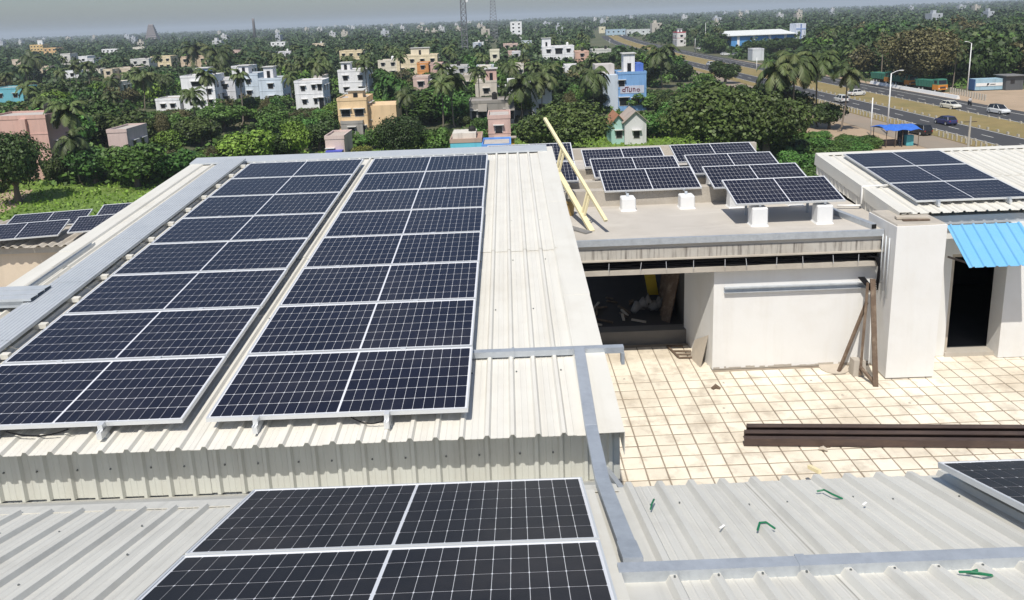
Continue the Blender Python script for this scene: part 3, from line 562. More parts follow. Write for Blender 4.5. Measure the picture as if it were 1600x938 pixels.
solo('plywood_offcut', MB().tube([(5.75, 13.1, FZ+.005), (5.75, 13.1, FZ+.02)], .26, 14), palewood, 'round offcut of board lying below the diagonal stick', 'board')
solo('leaning_board', MB().hexa([(3.28, 13.78, FZ), (3.36, 13.33, FZ), (3.375, 13.34, FZ), (3.295, 13.78, FZ)], [(3.40, 13.95, FZ+.28), (3.52, 13.42, FZ+.60), (3.535, 13.43, FZ+.60), (3.415, 13.96, FZ+.28)]), palewood, 'pale broken board leaning on the wall by the dark store', 'board')
t = thing('broken_pallet', 'small brown broken pallet lying by the store step', 'wood', (3.05, 14.0, FZ))
for p, q_ in (((2.95, 14.3, 0), (3.05, 13.75, 0)), ((3.05, 13.75, 0), (3.42, 13.72, 0)), ((2.95, 14.3, 0), (3.25, 14.25, 0)), ((3.0, 14.05, 0), (3.35, 14.0, 0)), ((3.03, 13.9, 0), (3.38, 13.86, 0))):
    part(t, 'slat', MB().bar((p[0], p[1], FZ+.02), (q_[0], q_[1], FZ+.03), .04, .025), wood)
t = thing('sack_heap', 'crumpled grey sacks heaped inside the dark store', 'sacks', (2.7, 15.6, -6.2))
for k in range(6): part(t, 'sack', MB().tube([(2.45+.12*k, 15.4+.1*(k % 3), -6.12+.06*(k % 2)), (2.55+.12*k, 15.5, -6.02+.08*(k % 3)), (2.70+.1*k, 15.55, -6.1)], [.06, .11, .04], 8), sack, smooth=True)
t = thing('stored_boards', 'dark boards propped on the right wall of the store', 'boards', (3.2, 15.6, -6.2))
for k in range(4): part(t, 'board', MB().bar((3.05+.03*k, 15.0+.25*k, -6.2), (3.3, 15.2+.25*k, -5.2+.06*k), .22, .03), wood)
t = thing('scrap_heap', 'scattered broken planks and rubble on the dark store floor', 'scrap', (2.0, 15.4, -6.2))
for k in range(14):
    x, y = rng.uniform(1.2, 2.6), rng.uniform(14.9, 16.4); a_ = rng.uniform(0, 3.1); l_ = rng.uniform(.06, .22)
    part(t, 'piece', MB().bar((x-l_*math.cos(a_), y-l_*math.sin(a_), -6.17), (x+l_*math.cos(a_), y+l_*math.sin(a_), -6.15), .05, .03), palewood if k % 3 == 0 else wood)
solo('yellow_tarp', MB().hexa([(2.86, 15.9, -5.95), (3.08, 15.9, -5.95), (3.08, 15.96, -5.95), (2.86, 15.96, -5.95)], [(2.68, 15.85, -5.0), (2.92, 15.85, -5.0), (2.92, 15.9, -5.0), (2.68, 15.9, -5.0)]), yellowtarp, 'yellow sheet hanging in the dark store', 'tarp')
for k in range(9):
    x, y = rng.uniform(1.6, 6.5), rng.uniform(10.9, 13.0)
    solo('mortar_bit', MB().hexa([(x-.02, y-.015, FZ), (x+.02, y-.02, FZ), (x+.025, y+.015, FZ), (x-.015, y+.02, FZ)], [(x-.01, y-.01, FZ+.02), (x+.012, y-.01, FZ+.018), (x+.01, y+.01, FZ+.02), (x-.01, y+.01, FZ+.016)]), conc, 'crumb of dried mortar lying on the terrace tiles', 'rubble', 'mortar crumbs on the tiles')
# green strapping bits on the front roof
for lb, pts in (('short straight green strap bit near the tray corner', [(.755, 4.10), (.775, 4.16), (.80, 4.23)]), ('arched green strap bit across a rib of the grey roof', [(1.27, 3.72), (1.30, 3.77), (1.335, 3.775), (1.37, 3.73)]), ('curled green strap bit near the far edge of the grey roof', [(1.83, 4.30), (1.87, 4.29), (1.885, 4.21), (1.93, 4.14)]), ('folded green strap bit below the lower tray', [(2.02, 3.13), (2.06, 3.10), (2.13, 3.055), (2.05, 3.12), (2.10, 3.115)])):
    P3 = [ffor(x, (4.60-y)/cb, .026+(.02 if 'arched' in lb else .012)*(i % 3 > 0)) for i, (x, y) in enumerate(pts)]
    solo('green_strap', MB().tube(P3, .0062, 5), greenp, lb, 'strap', 'green strap bits on the grey roof')
# ------------------------------------------------------------------ left-hand shed seen past the long roof
ls = thing('left_shed', 'low beige shed with fibre-cement roof at the left edge', 'building', (-12, 21, -H))
def fls(x, s, h): return (x, 18.55+s*.998, -5.09+s*.05+h)
for k in range(6): part(ls, 'roof_sheet', corr(MB(), -20+k*2.0, -18.01+k*2.0, [-19.9+.22*i for i in range(60)], lambda x, s, h: fls(x, s, h+.004*(k % 2)), 0, 2.4, h=.05, bw=.16, tw=.05, mini=False), conc)
part(ls, 'wall', MB().box(-20, -7.5, 18.85, 20.9, -H, -5.12), paint((.62, .52, .40)))
part(ls, 'beam', MB().box(-20, -7.5, 18.72, 18.849, -5.28, -5.12), conc)
part(ls, 'ledge', MB().box(-20, -6.2, 12, 18.84, -H, -6.9), flatroof)
for lb, x, y, z in (('left solar panel in the front row on the shed roof at left', -13.3, 18.36, -4.84), ('right solar panel in the front row on the shed roof at left', -11.10, 18.72, -4.78), ('left solar panel in the back row on the shed roof at left', -13.53, 19.92, -4.94), ('right solar panel in the back row, half behind the long roof', -10.98, 19.78, -4.72), ('cut-off solar panel at the far left edge', -16.0, 19.6, -5.0)):
    panel(PS, (x, y, z), R(9.5), lb, 'panels on the left shed', False, R(11.5))
solo('roof_box', MB().hexa([(-10.9, 14.2, -6.9), (-9.85, 14.2, -6.9), (-9.85, 14.8, -6.9), (-10.9, 14.8, -6.9)], [(-10.9, 14.2, -4.95), (-9.9, 14.2, -4.95), (-9.9, 14.8, -4.95), (-10.9, 14.8, -4.95)]), white, 'white box-shaped post at the left edge beside the walkway', 'post')
# ------------------------------------------------------------------ buildings of the town
PROT = []                                                       # picture areas that no nearer tree may hide: u0, v0, u1, v1, depth
import re
HREF = []
FOOT = []                                                       # footprints
frame_m = paint((.55, .53, .50)); shade_m = paint((.62, .61, .58))
def windows(root, x0, x1, y, z, lst, m=glassd, fm=frame_m, side=0, shade=True):
    # lst: (fraction along, height above base, width, height); side 0 front (-y), 1 right (+x), -1 left
    for f, zz, ww, hh in lst:
        if side == 0:
            c = x0+(x1-x0)*f; B = lambda a, b, d0, d1, e, g: MB().box(c+a, c+b, y-d1, y-d0, z+zz+e, z+zz+g)
        else:
            c = x0+(x1-x0)*f; B = lambda a, b, d0, d1, e, g: MB().box(y+d0, y+d1, c+a, c+b, z+zz+e, z+zz+g) if side == 1 else MB().box(y-d1, y-d0, c+a, c+b, z+zz+e, z+zz+g)
        w_ = part(root, 'window', B(-ww/2-.09, ww/2+.09, -.05, .05, -.09, hh+.09), fm)
        for nm, args, mm in (('pane', (-ww/2, ww/2, -.02, .07, 0, hh), m),)+((('sunshade', (-ww/2-.3, ww/2+.3, .0, .55, hh+.12, hh+.22), shade_m),) if shade else ()):
            o = part(root, nm, B(*args), mm); o.parent = w_
def house(label, u0, u1, vt, vb, h, col, depth=6.5, wins=None, sidew=True, par=True, tower=None, name='house', cat='house', group=None, roofc=None, two=None):
    um = (u0+u1)/2; Y = float(onz(um, vt, -(H-h))[1]); x0 = float(onY(u0, vt, Y)[0]); x1 = float(onY(u1, vt, Y)[0]); m = paint(col)
    t = thing(name, label, cat, ((x0+x1)/2, Y, -H), 0, group); depth = min(depth, 5.5+.01*Y) if vt > 70 else depth; z1 = -H+h; y1 = Y+depth
    part(t, 'wall', MB().box(x0, x1, Y, y1, -H, z1-.4), m)
    part(t, 'roof', MB().box(x0+.2, x1-.2, Y+.2, y1-.2, z1-.4, z1-.25), paint(roofc or (.50, .46, .42)))
    if par: part(t, 'parapet', MB().box(x0-.06, x1+.06, Y-.06, Y+.12, z1-.55, z1).box(x0-.06, x1+.06, y1-.12, y1+.06, z1-.55, z1).box(x0-.058, x0+.12, Y+.12, y1-.12, z1-.55, z1-.003).box(x1-.12, x1+.058, Y+.12, y1-.12, z1-.55, z1-.003), two and paint(two) or m)
    ns = max(1, int(h/3.1)); Wd = x1-x0
    if wins is None:
        n = max(1, min(4, int(Wd/3.4))); wins = [((i+.5)/n, (k*3.1)+1.0+(h-ns*3.1)*.6, 1.2, 1.2) for i in range(n) for k in range(ns)]
    wins = [w_ for w_ in wins if w_[1]+w_[3] < h-.6]; windows(t, x0, x1, Y, -H, wins)
    if sidew:
        sd = 1 if um < 800 else -1; windows(t, Y, y1, x1 if sd == 1 else x0, -H, [(f, k*3.1+1.0+(h-ns*3.1)*.6, 1.0, 1.2) for f in (.3, .7) for k in range(ns)], side=sd)
    for k in range(1, ns):                                      # storey bands
        part(t, 'band', MB().box(x0-.05, x1+.05, Y-.05, y1+.05, -H+k*3.1+.35+(h-ns*3.1)*.6, -H+k*3.1+.5+(h-ns*3.1)*.6), two and paint(two) or m)
    if tower:                                                   # stair head on the roof: fraction range, height, depth, colour
        a, b, th, tc = tower; xa, xb = x0+Wd*a, x0+Wd*b; tm = paint(tc)
        o = part(t, 'stair_head', MB().box(xa, xb, Y+1.2, Y+4.2, z1-.3, z1+th), tm); w2 = part(t, 'roof_slab', MB().box(xa-.3, xb+.3, Y+.9, Y+4.5, z1+th, z1+th+.18), shade_m); w2.parent = o
        w3 = part(t, 'door', MB().box((xa+xb)/2-.4, (xa+xb)/2+.4, Y+1.14, Y+1.22, z1-.2, z1+min(th-.4, 1.7)), glassd); w3.parent = o
    if rng.random() < .6 and Wd > 4:                             # roof water tank
        xt = x0+Wd*rng.uniform(.55, .85); yt = Y+depth*.6
        part(t, 'water_tank', MB().tube([(xt, yt, z1-.25), (xt, yt, z1+.9), (xt, yt, z1+1.1), (xt, yt, z1+1.25)], [.55, .55, .4, .15], 10), rng.choice((tyre, white, tyre)))
    PROT.append((u0-1, vt-3, u1+1, vb, Y)); FOOT.append((x0-1.5, x1+1.5, Y-1.5, y1+1.5)); HREF.append((um, (vt+vb)/2, re.split(r' (?:with|behind|among|in front|below|beside|over|left of|right of|across|topped|at|joined|by|beyond|half) ', label)[0]))
    return t, x0, x1, Y, z1
W_ = (.83, .83, .84); CR = (.74, .62, .40); PK = (.62, .42, .36); LB = (.60, .68, .76); GY = (.36, .34, .31)
t, x0, x1, Y, z1 = house('tall pink house at the left edge behind a dark tree', -28, 70, 181, 285, 9.3, (.62, .40, .34), 11, [(.9, 1.2, 1.0, 1.1), (.62, 4.4, 1.1, 1.2)])
part(t, 'stair_shaft', MB().box(x0+(x1-x0)*.60, x0+(x1-x0)*.70, Y-.5, Y-.002, -H, z1-.5), paint((.62, .40, .34)))
t, x0, x1, Y, z1 = house('big white three-storey house left of centre with blue-topped stair head', 281, 333, 118, 165, 9, W_, 12, [(.18, 4.2, .8, .9), (.47, 6.3, 2.4, 1.1), (.78, 6.3, 1.2, 1.2), (.25, 1.6, .7, .8), (.42, 1.6, .7, .8), (.6, 1.4, .9, 1.2), (.82, 1.4, 1.1, 1.4), (.82, 4.2, 1.1, 1.3)], tower=(.48, .80, 1.6, (.30, .42, .62)))
house('low white annex beside the big white house', 242, 280, 154, 168, 3.6, W_, 8, [(.3, 1.2, 1, 1), (.7, 1.2, 1, 1)])
house('white wing joined behind the big white house', 334, 366, 123, 150, 7.6, (.68, .68, .70), 10)
house('pale white house with wide roof right of the white wing', 371, 402, 115, 146, 8, LB, 10, tower=(.0, .5, 2.0, W_))
house('pale blue house with ochre wall base', 403, 440, 122, 140, 7.6, LB, 10, tower=(.2, .6, 2.6, W_))
house('plain white block house with blue ground-floor door', 459, 503, 126, 166, 7.4, W_, 9, [(.30, 5.0, .9, 1.1), (.68, 5.2, .7, 1.1), (.9, 5.0, .9, 1.4), (.32, 1.8, .9, 1.1), (.72, 1.8, .7, 1.3), (.92, .3, 1.1, 2.9)])
house('white villa with balconies behind the peach house', 527, 574, 109, 140, 8, W_, 10, tower=(.1, .4, 1.8, W_))
t, x0, x1, Y, z1 = house('peach two-storey house with brown shuttered windows', 526, 572, 153, 188, 7.2, (.80, .58, .34), 10, [(.27, 3.9, 1.5, 1.2), (.73, 3.9, 1.5, 1.2), (.3, 1.0, 1.6, 1.1), (.75, 1.0, 1.6, 1.1)], tower=(.35, .85, 1.1, (.80, .60, .38)))
part(t, 'side_wing', MB().box(x1+.01, x1+5, Y+1.5, Y+9, -H, z1-1.7), paint((.78, .57, .34)))
house('grey shed roof in front of the peach house', 532, 566, 189, 203, 3.2, GY, 6, [(.5, 1, 1, 1)], sidew=False)
house('cream flat house with light parapet among palms', 530, 566, 79, 94, 7.6, CR, 12)
house('wide cream house with raised centre and tan roof', 619, 683, 86, 106, 8, (.76, .64, .44), 14, tower=(.35, .8, 2.4, (.80, .70, .52)))
house('orange-walled house below the wide cream house', 651, 669, 98, 110, 6.5, (.66, .30, .10), 8)
house('long cream house left of the wide cream house', 590, 621, 94, 104, 6.5, (.72, .66, .54), 9)
house('pale brick-pink house below the telecom mast', 672, 690, 99, 111, 6.2, PK, 8)
house('weathered white house with grey awning below the mast', 694, 730, 103, 118, 6.4, (.50, .50, .50), 9)
house('small grey-beige house with dark doorway', 722, 737, 117, 130, 5.6, (.52, .46, .38), 8)
house('white house topped by a pink room near the tall palm', 742, 776, 126, 146, 5.6, (.66, .60, .52), 9, tower=(.5, 1.0, 2.6, PK))
t, x0, x1, Y, z1 = house('long ruined grey house with sloping porches', 733, 802, 157, 178, 4.6, (.30, .28, .25), 9, [(.1, 1.0, .9, 1.6), (.28, .8, 1.6, 1.9), (.9, .8, 1.8, 2.0)], sidew=False, roofc=(.34, .31, .28))
for f in (.30, .92): part(t, 'porch_roof', MB().hexa([(x0+(x1-x0)*(f-.10), Y-2.2, -H+2.7), (x0+(x1-x0)*(f+.10), Y-2.2, -H+2.7), (x0+(x1-x0)*(f+.10), Y-.01, -H+3.9), (x0+(x1-x0)*(f-.10), Y-.01, -H+3.9)], [(x0+(x1-x0)*(f-.10), Y-2.2, -H+2.8), (x0+(x1-x0)*(f+.10), Y-2.2, -H+2.8), (x0+(x1-x0)*(f+.10), Y-.01, -H+4.0), (x0+(x1-x0)*(f-.10), Y-.01, -H+4.0)]), paint((.25, .23, .20)))
t, x0, x1, Y, z1 = house('pink house with yellow lower storey', 762, 797, 180, 217, 6.2, (.60, .42, .37), 8, [(.47, 3.6, 1.0, 1.0)], sidew=False)
part(t, 'lower_storey', MB().box(x0+1.2, x1+.5, Y-.9, Y-.01, -H, -H+2.9), paint((.62, .40, .06))); part(t, 'porch_slab', MB().box(x0+.8, x1+.8, Y-1.4, Y-.01, -H+2.9, -H+3.05), paint((.45, .40, .35)))
t, x0, x1, Y, z1 = house('small house with turquoise wall and tan roof terrace', 703, 752, 217, 240, 4.0, (.14, .52, .66), 7, [(.85, 1.0, .8, 1.3)], sidew=False, two=(.46, .33, .27), roofc=(.45, .30, .22))
part(t, 'roof_room', MB().box(x0+.2, x1-.8, Y+2, Y+6, z1-.3, z1+.5), paint((.66, .62, .55)))
t, x0, x1, Y, z1 = house('bright blue walled yard beside the turquoise house', 753, 798, 225, 240, 3.4, (.13, .32, .78), 6, [], sidew=False)
t, x0, x1, Y, z1 = house('pale pink shed with blue canopy over its door', 507, 537, 212, 240, 4.2, (.66, .52, .48), 6, [(.25, 1.2, .8, 1.0)], sidew=False, roofc=(.5, .42, .36))
part(t, 'canopy', MB().box(x1-2.6, x1-.2, Y-1.2, Y-.01, -H+1.9, -H+2.1), paint((.10, .12, .55)))
house('small pinkish-white house over the hedge at left', 166, 197, 202, 222, 6.0, (.66, .52, .48), 8, [], sidew=True)
house('white house with roof stair tower right of the palms', 847, 897, 72, 92, 8.2, W_, 12, [(.2, 5.5, 1.6, 1.4), (.52, 5.0, 2.8, 2.2), (.82, 5.5, 1.4, 1.4), (.2, 1.5, 1.4, 1.4), (.8, 1.5, 1.4, 1.4)], tower=(.0, .28, 3.2, W_))
house('peach roof house right of the white tower house', 899, 920, 80, 93, 6.5, (.66, .42, .32), 8)
t, x0, x1, Y, z1 = house('bright blue house with white upper room and lettering', 966, 1010, 112, 140, 8.2, (.20, .38, .66), 10, [(.12, 5.2, 1.2, 1.2), (.2, 1.2, 1.8, 1.6), (.62, 1.2, 1.6, 1.4)], tower=(.22, .62, 3.6, W_))
part(t, 'upper_wall', MB().box(x0+(x1-x0)*.62, x1-.3, Y+2, Y+7, z1-.3, z1+1.5), paint((.08, .17, .55)))
part(t, 'side_porch', MB().box(x0-3.2, x0-.01, Y+.3, Y+8, -H, z1-.6), paint((.55, .62, .70))); part(t, 'roof_room', MB().box(x0-4.5, x0-.4, Y+3, Y+8, z1-.7, z1+1.5), paint((.60, .55, .52)))
lx = x0+.9; lz = -H+4.05; redl = paint((.16, .03, .05))
part(t, 'name_band', MB().box(x0+.4, x0+5.4, Y-.06, Y-.01, lz-.35, lz+1.25), paint((.55, .58, .68)))
let = MB()
def seg(a, b, c, d): let.bar((lx+a, Y-.085, lz+b), (lx+c, Y-.085, lz+d), .16, .05, up=(0, 1, 0))
for s_ in ((0, .15, .5, 0), (.5, 0, .55, .9), (0, .15, 0, .5), (0, .5, .5, .55), (.5, .9, 1.3, .95), (1.0, .0, 1.0, .75), (1.35, 0, 1.4, .75), (1.35, 0, 1.8, 0), (1.8, 0, 1.85, .8), (2.2, 0, 2.2, .7), (2.2, .7, 2.6, .6), (2.6, .6, 2.6, 0), (3.0, .1, 3.5, 0), (3.0, .1, 3.0, .5), (3.0, .5, 3.5, .5), (3.5, .5, 3.6, .1)): seg(*s_)
part(t, 'lettering', let, redl)
def gable(label, u0, u1, vt, h, col, rc, depth, vb, axis='x'):
    um = (u0+u1)/2; Y = float(onz(um, vt, -(H-h))[1]); x0 = float(onY(u0, vt, Y)[0]); x1 = float(onY(u1, vt, Y)[0]); xm = (x0+x1)/2; e = h*.70
    t = thing('house', label, 'house', (xm, Y, -H)); m = paint(col)
    q = MB(); q.v = [(x0, Y, -H), (x1, Y, -H), (x1, Y, -H+e), (xm, Y, -H+h), (x0, Y, -H+e)]; q.v += [(a, Y+depth, c) for a, b, c in q.v]; q.f = [(0, 1, 2, 3, 4), (9, 8, 7, 6, 5), (0, 4, 9, 5), (2, 1, 6, 7)]
    part(t, 'wall', q, m)
    for a in (x0, x1): s_ = -1 if a == x0 else 1; part(t, 'roof', MB().hexa([(a+s_*.4, Y-.4, -H+e-.3), (xm, Y-.4, -H+h+.02), (xm, Y+depth+.4, -H+h+.02), (a+s_*.4, Y+depth+.4, -H+e-.3)], [(a+s_*.4, Y-.4, -H+e-.18), (xm, Y-.4, -H+h+.14), (xm, Y+depth+.4, -H+h+.14), (a+s_*.4, Y+depth+.4, -H+e-.18)]), paint(rc))
    windows(t, x0, x1, Y, -H, [(.55, 1.0, .9, 1.1)]); PROT.append((u0, vt-2, u1, vb, Y)); FOOT.append((x0-1, x1+1, Y-1, Y+depth+1)); return t
gable('small mint-green gabled house with orange tiled roof', 955, 977, 180, 4.6, (.38, .60, .54), (.38, .18, .10), 6, 204)
gable('small white gabled house beside the mint-green one', 976, 1010, 174, 5.2, (.68, .68, .68), (.42, .36, .31), 6, 207)
house('tall red and white house across the highway', 1058, 1072, 50, 71, 8.4, (.72, .70, .68), 12, tower=(.1, .6, 1.6, W_), two=(.45, .06, .08))
# factory with blue wall and long white roof
Y = 420.; x0 = float(onY(1140, 60, Y)[0]); x1 = float(onY(1243, 52, Y)[0]); z = float(onY(1140, 55, Y)[2])
t = thing('factory', 'long blue factory with pale roof across the highway', 'factory', ((x0+x1)/2, Y, -H))
part(t, 'wall', MB().box(x0+1, x1, Y, Y+22, -H, z-.5), paint((.10, .32, .66))); part(t, 'roof', MB().hexa([(x0-1.5, Y-1.5, z-.6), (x1, Y-1.5, z-.6), (x1, Y+23, z+1.2), (x0-1.5, Y+23, z+1.2)], [(x0-1.5, Y-1.5, z-.3), (x1, Y-1.5, z-.3), (x1, Y+23, z+1.6), (x0-1.5, Y+23, z+1.6)]), paint((.70, .72, .70)))
for k in range(4): a = x0+4+(x1-x0)*k/4.2; part(t, 'pier', MB().box(a, a+1.3, Y-.25, Y-.01, -H, z-.6), paint(W_))
part(t, 'tower', MB().box(x1+.02, x1+5.2, Y-.5, Y+9, -H, z+4.6), paint((.66, .70, .78))); part(t, 'tower_band', MB().box(x1+2.3, x1+3.0, Y-.6, Y-.51, -H, z+4.4), paint((.16, .24, .50))); part(t, 'tower_band', MB().box(x1, x1+5.25, Y-.62, Y-.51, z+1.5, z+2.2), paint((.30, .40, .62)))
PROT.append((1140, 45, 1240, 61, Y)); PROT.append((1140, 55, 1162, 72, Y)); PROT.append((1240, 30, 1262, 52, Y)); FOOT.append((x0-3, x1+8, Y-3, Y+25))
house('small white kiosk house with blue front by the road', 1176, 1194, 76, 94, 4.7, (.66, .68, .70), 6, [(.65, 3.0, 2.2, 1.4)], sidew=False)
house('yellow and white stepped house at the far left', 46, 66, 70, 82, 11, (.72, .50, .20), 14, tower=(.6, 1.0, 5, W_)); house('orange-white house wing at the far left', 67, 87, 75, 81, 10, (.70, .46, .22), 12)
for lb, a, b, vt, vb, h, c in (('small cream-fronted house at far left among palms', 18, 33, 93, 103, 10, (.70, .58, .46)), ('small grey house beside the cream-fronted one', 33, 49, 94, 102, 9.5, (.45, .47, .50)), ('pale tall house left among palms', 94, 109, 84, 103, 12, (.66, .64, .60)), ('white house with dark window left among palms', 122, 136, 88, 101, 11, W_), ('grey-white house right of the dark-window house', 136, 146, 91, 102, 10, (.55, .56, .57)), ('white house among palms left of the yellow one', 203, 232, 92, 103, 10, (.66, .65, .62)), ('yellow cream house among palms', 235, 266, 88, 106, 10.5, (.76, .64, .42)), ('tan house half hidden behind palms', 281, 322, 88, 105, 10.5, (.62, .48, .34)), ('cream house low among the palms', 161, 175, 108, 119, 9, (.68, .58, .42)), ('beige house low among the palms', 176, 212, 106, 120, 9, (.66, .57, .44)), ('turquoise house at the left edge', -14, 34, 137, 156, 7.5, (.16, .46, .55)), ('long white house right of the palms behind', 361, 390, 103, 112, 10, W_), ('pale house above the white block house', 487, 503, 119, 130, 9, (.66, .60, .54)), ('cream house at the tower palms, right', 765, 780, 78, 88, 12, (.72, .68, .52)), ('white far house with stair head', 797, 815, 34, 42, 26, W_), ('cream shop house at the far end of the highway', 936, 946, 42, 54, 17, (.72, .66, .48)), ('long pale blue hall at the far end of the highway', 947, 978, 46, 54, 15, (.40, .52, .62)), ('long white hall beside the far highway', 979, 1021, 46, 53, 15, (.62, .66, .66)), ('pale roofed shed beyond the palms, right of centre', 925, 955, 77, 84, 8, (.60, .60, .55)), ('cream hut below the palms, left of the tower house', 806, 818, 100, 110, 8, (.66, .60, .52))):
    h = h*.72 if h < 13 else {26: 17, 17: 7.0, 15: 5.4}[h]; house(lb, a, b, vt, vb, h, c, 9, None if b-a > 12 else [(.5, h-3.2, 1.3, 1.3)])
NEWH = []
for k in range(22):
    for tr in range(40):
        u = rng.uniform(0, 900); vt = rng.choice((rng.uniform(62, 84), rng.uniform(80, 112), rng.uniform(100, 140))); wp = rng.uniform(14, 30)*(vt/100)**.5
        if all(u+wp < a-3 or u > c_+3 or vt+14 < b or vt > d+6 for a, b, c_, d, _ in PROT): break
    else: continue
    cl = rng.choice((W_, (.74, .70, .60), (.72, .60, .44), (.66, .66, .68), (.62, .46, .40), W_, (.55, .60, .66))); bu, bv, bl = min(HREF, key=lambda q: (q[0]-u)**2+4*(q[1]-vt)**2)
    nm = {W_: 'white', (.74, .70, .60): 'ivory', (.72, .60, .44): 'cream', (.66, .66, .68): 'light grey', (.62, .46, .40): 'pink', (.55, .60, .66): 'pale blue'}[cl]
    NEWH.append((f'small {nm} house peeping out {"left" if u < bu else "right"} of the {bl}', u, u+wp, vt, vt+rng.uniform(4, 8), rng.uniform(6, 7.5), cl))
NR = list(HREF)
for a in NEWH: house(*a, 6, group='small houses among the trees')
HREF[:] = NR
fm_ = [paint((.56, .56, .57)), paint((.50, .46, .40)), paint((.46, .48, .52))]
for k in range(70):
    u = rng.uniform(-20, 1620); Y = 600*math.exp(rng.random()*2.0); x = float(onY(u, 60, Y)[0])
    if 50 < x < 130 and Y < 900: continue
    h = rng.uniform(8, 10.5)+Y*.0022; wd = rng.uniform(4, 9)*(1+Y/4500); m = fm_[k % 3]
    t = thing('far_house', 'tiny pale house showing among the far treetops', 'house', (x, Y, -H), 0, 'tiny pale houses near the horizon')
    part(t, 'wall', MB().box(x-wd/2, x+wd/2, Y, Y+10, -H, -H+h), m); part(t, 'stair_head', MB().box(x-wd*.3, x, Y+2, Y+6, -H+h, -H+h+2.4), m)
    part(t, 'window', MB().box(x+wd*.1, x+wd*.25, Y-.06, Y-.01, -H+h-2.4, -H+h-1), glassd)
    FOOT.append((x-wd/2, x+wd/2, Y-2, Y+11))
# temple tower, chimney, masts
Y = 1500.; c = onY(237, 49, Y); x = float(c[0]); s_ = Y/FPX
t = thing('temple_tower', 'grey tapering temple gateway tower on the left horizon', 'temple tower', (x, Y, -H)); stone = paint((.26, .23, .23))
hb = float(onY(237, 38.5, Y)[2])+H; n_ = 9; q = None
for k in range(n_):
    f0 = k/n_; w0 = (10.5-7.0*f0)*s_; z0 = -H+hb*f0*.93; z_1 = -H+hb*(f0+1/n_)*.93
    part(t, 'tier', MB().hexa([(x-w0, Y-w0*.6, z0), (x+w0, Y-w0*.6, z0), (x+w0, Y+w0*.6, z0), (x-w0, Y+w0*.6, z0)], [(x-w0*.93, Y-w0*.55, z_1-.6), (x+w0*.93, Y-w0*.55, z_1-.6), (x+w0*.93, Y+w0*.55, z_1-.6), (x-w0*.93, Y+w0*.55, z_1-.6)]), stone)
    part(t, 'cornice', MB().box(x-w0*1.0, x+w0*1.0, Y-w0*.62, Y+w0*.62, z_1-.6, z_1), stone)
part(t, 'vault', MB().tube([(x-3.6*s_, Y, -H+hb*.95), (x+3.6*s_, Y, -H+hb*.95)], 1.6*s_, 10), stone)
for k in range(5): part(t, 'finial', MB().tube([(x+(k-2)*1.6*s_, Y, -H+hb*.95), (x+(k-2)*1.6*s_, Y, -H+hb*1.02)], [.4*s_, .1*s_], 6), stone)
PROT.append((224, 36, 250, 60, Y)); FOOT.append((x-16, x+16, Y-12, Y+12))
Y = 1000.; x = float(onY(397, 45, Y)[0]); h = float(onY(397, 29, Y)[2])+H
solo('chimney', MB().tube([(x, Y, -H), (x, Y, -H+h*.9), (x, Y, -H+h)], [2.0, 1.5, 1.7], 10), paint((.22, .20, .21)), 'thin dark chimney stack standing on the horizon', 'chimney', smooth=True); PROT.append((390, 26, 404, 52, Y))
mastm = mat('mast_steel', (.22, .22, .24), .5, metal=.3)
def mast(label, u, Y, wb, wt, h, dishes):
    x = float(onY(u, 60, Y)[0]); t = thing('telecom_mast', label, 'mast', (x, Y, -H)); n = int(h/3)
    P = lambda k, i: Vector((x, Y, -H+h*k/n))+Vector(((-1, 1, 1, -1)[i % 4], (-1, -1, 1, 1)[i % 4], 0))*((wb+(wt-wb)*min(1, 1.25*k/n))/2)
    for i in range(4): part(t, 'leg', MB().tube([P(0, i), P(int(n*.8), i), P(n, i)], .2, 5), mastm)
    q = MB()
    for k in range(n):
        for i in range(4): q.tube([P(k, i), P(k+1, i+1)], .1, 4, False).tube([P(k, i+1), P(k+1, i)], .1, 4, False).tube([P(k+1, i), P(k+1, i+1)], .1, 4, False)
    part(t, 'lattice', q, mastm, kind='stuff')
    for z_, dx in dishes:
        part(t, 'dish', MB().tube([(x+dx, Y-1.2, -H+z_), (x+dx, Y-.9, -H+z_), (x+dx, Y-.5, -H+z_)], [.85, .75, .2], 12), white)
        part(t, 'antenna', MB().box(x-1.9, x-1.6, Y-.9, Y-.6, -H+z_+1.5, -H+z_+4), white)
    PROT.append((u-5, -5, u+5, 78, Y))
mast('tall lattice telecom mast with dishes above the palms', 726, 430, 3.2, 2.4, 54, ((36, 2.2), (30, 2.0), (42, 1.9)))
mast('farther lattice mast with splayed legs', 772, 800, 8.5, 2.0, 74, ((50, 1.5),))
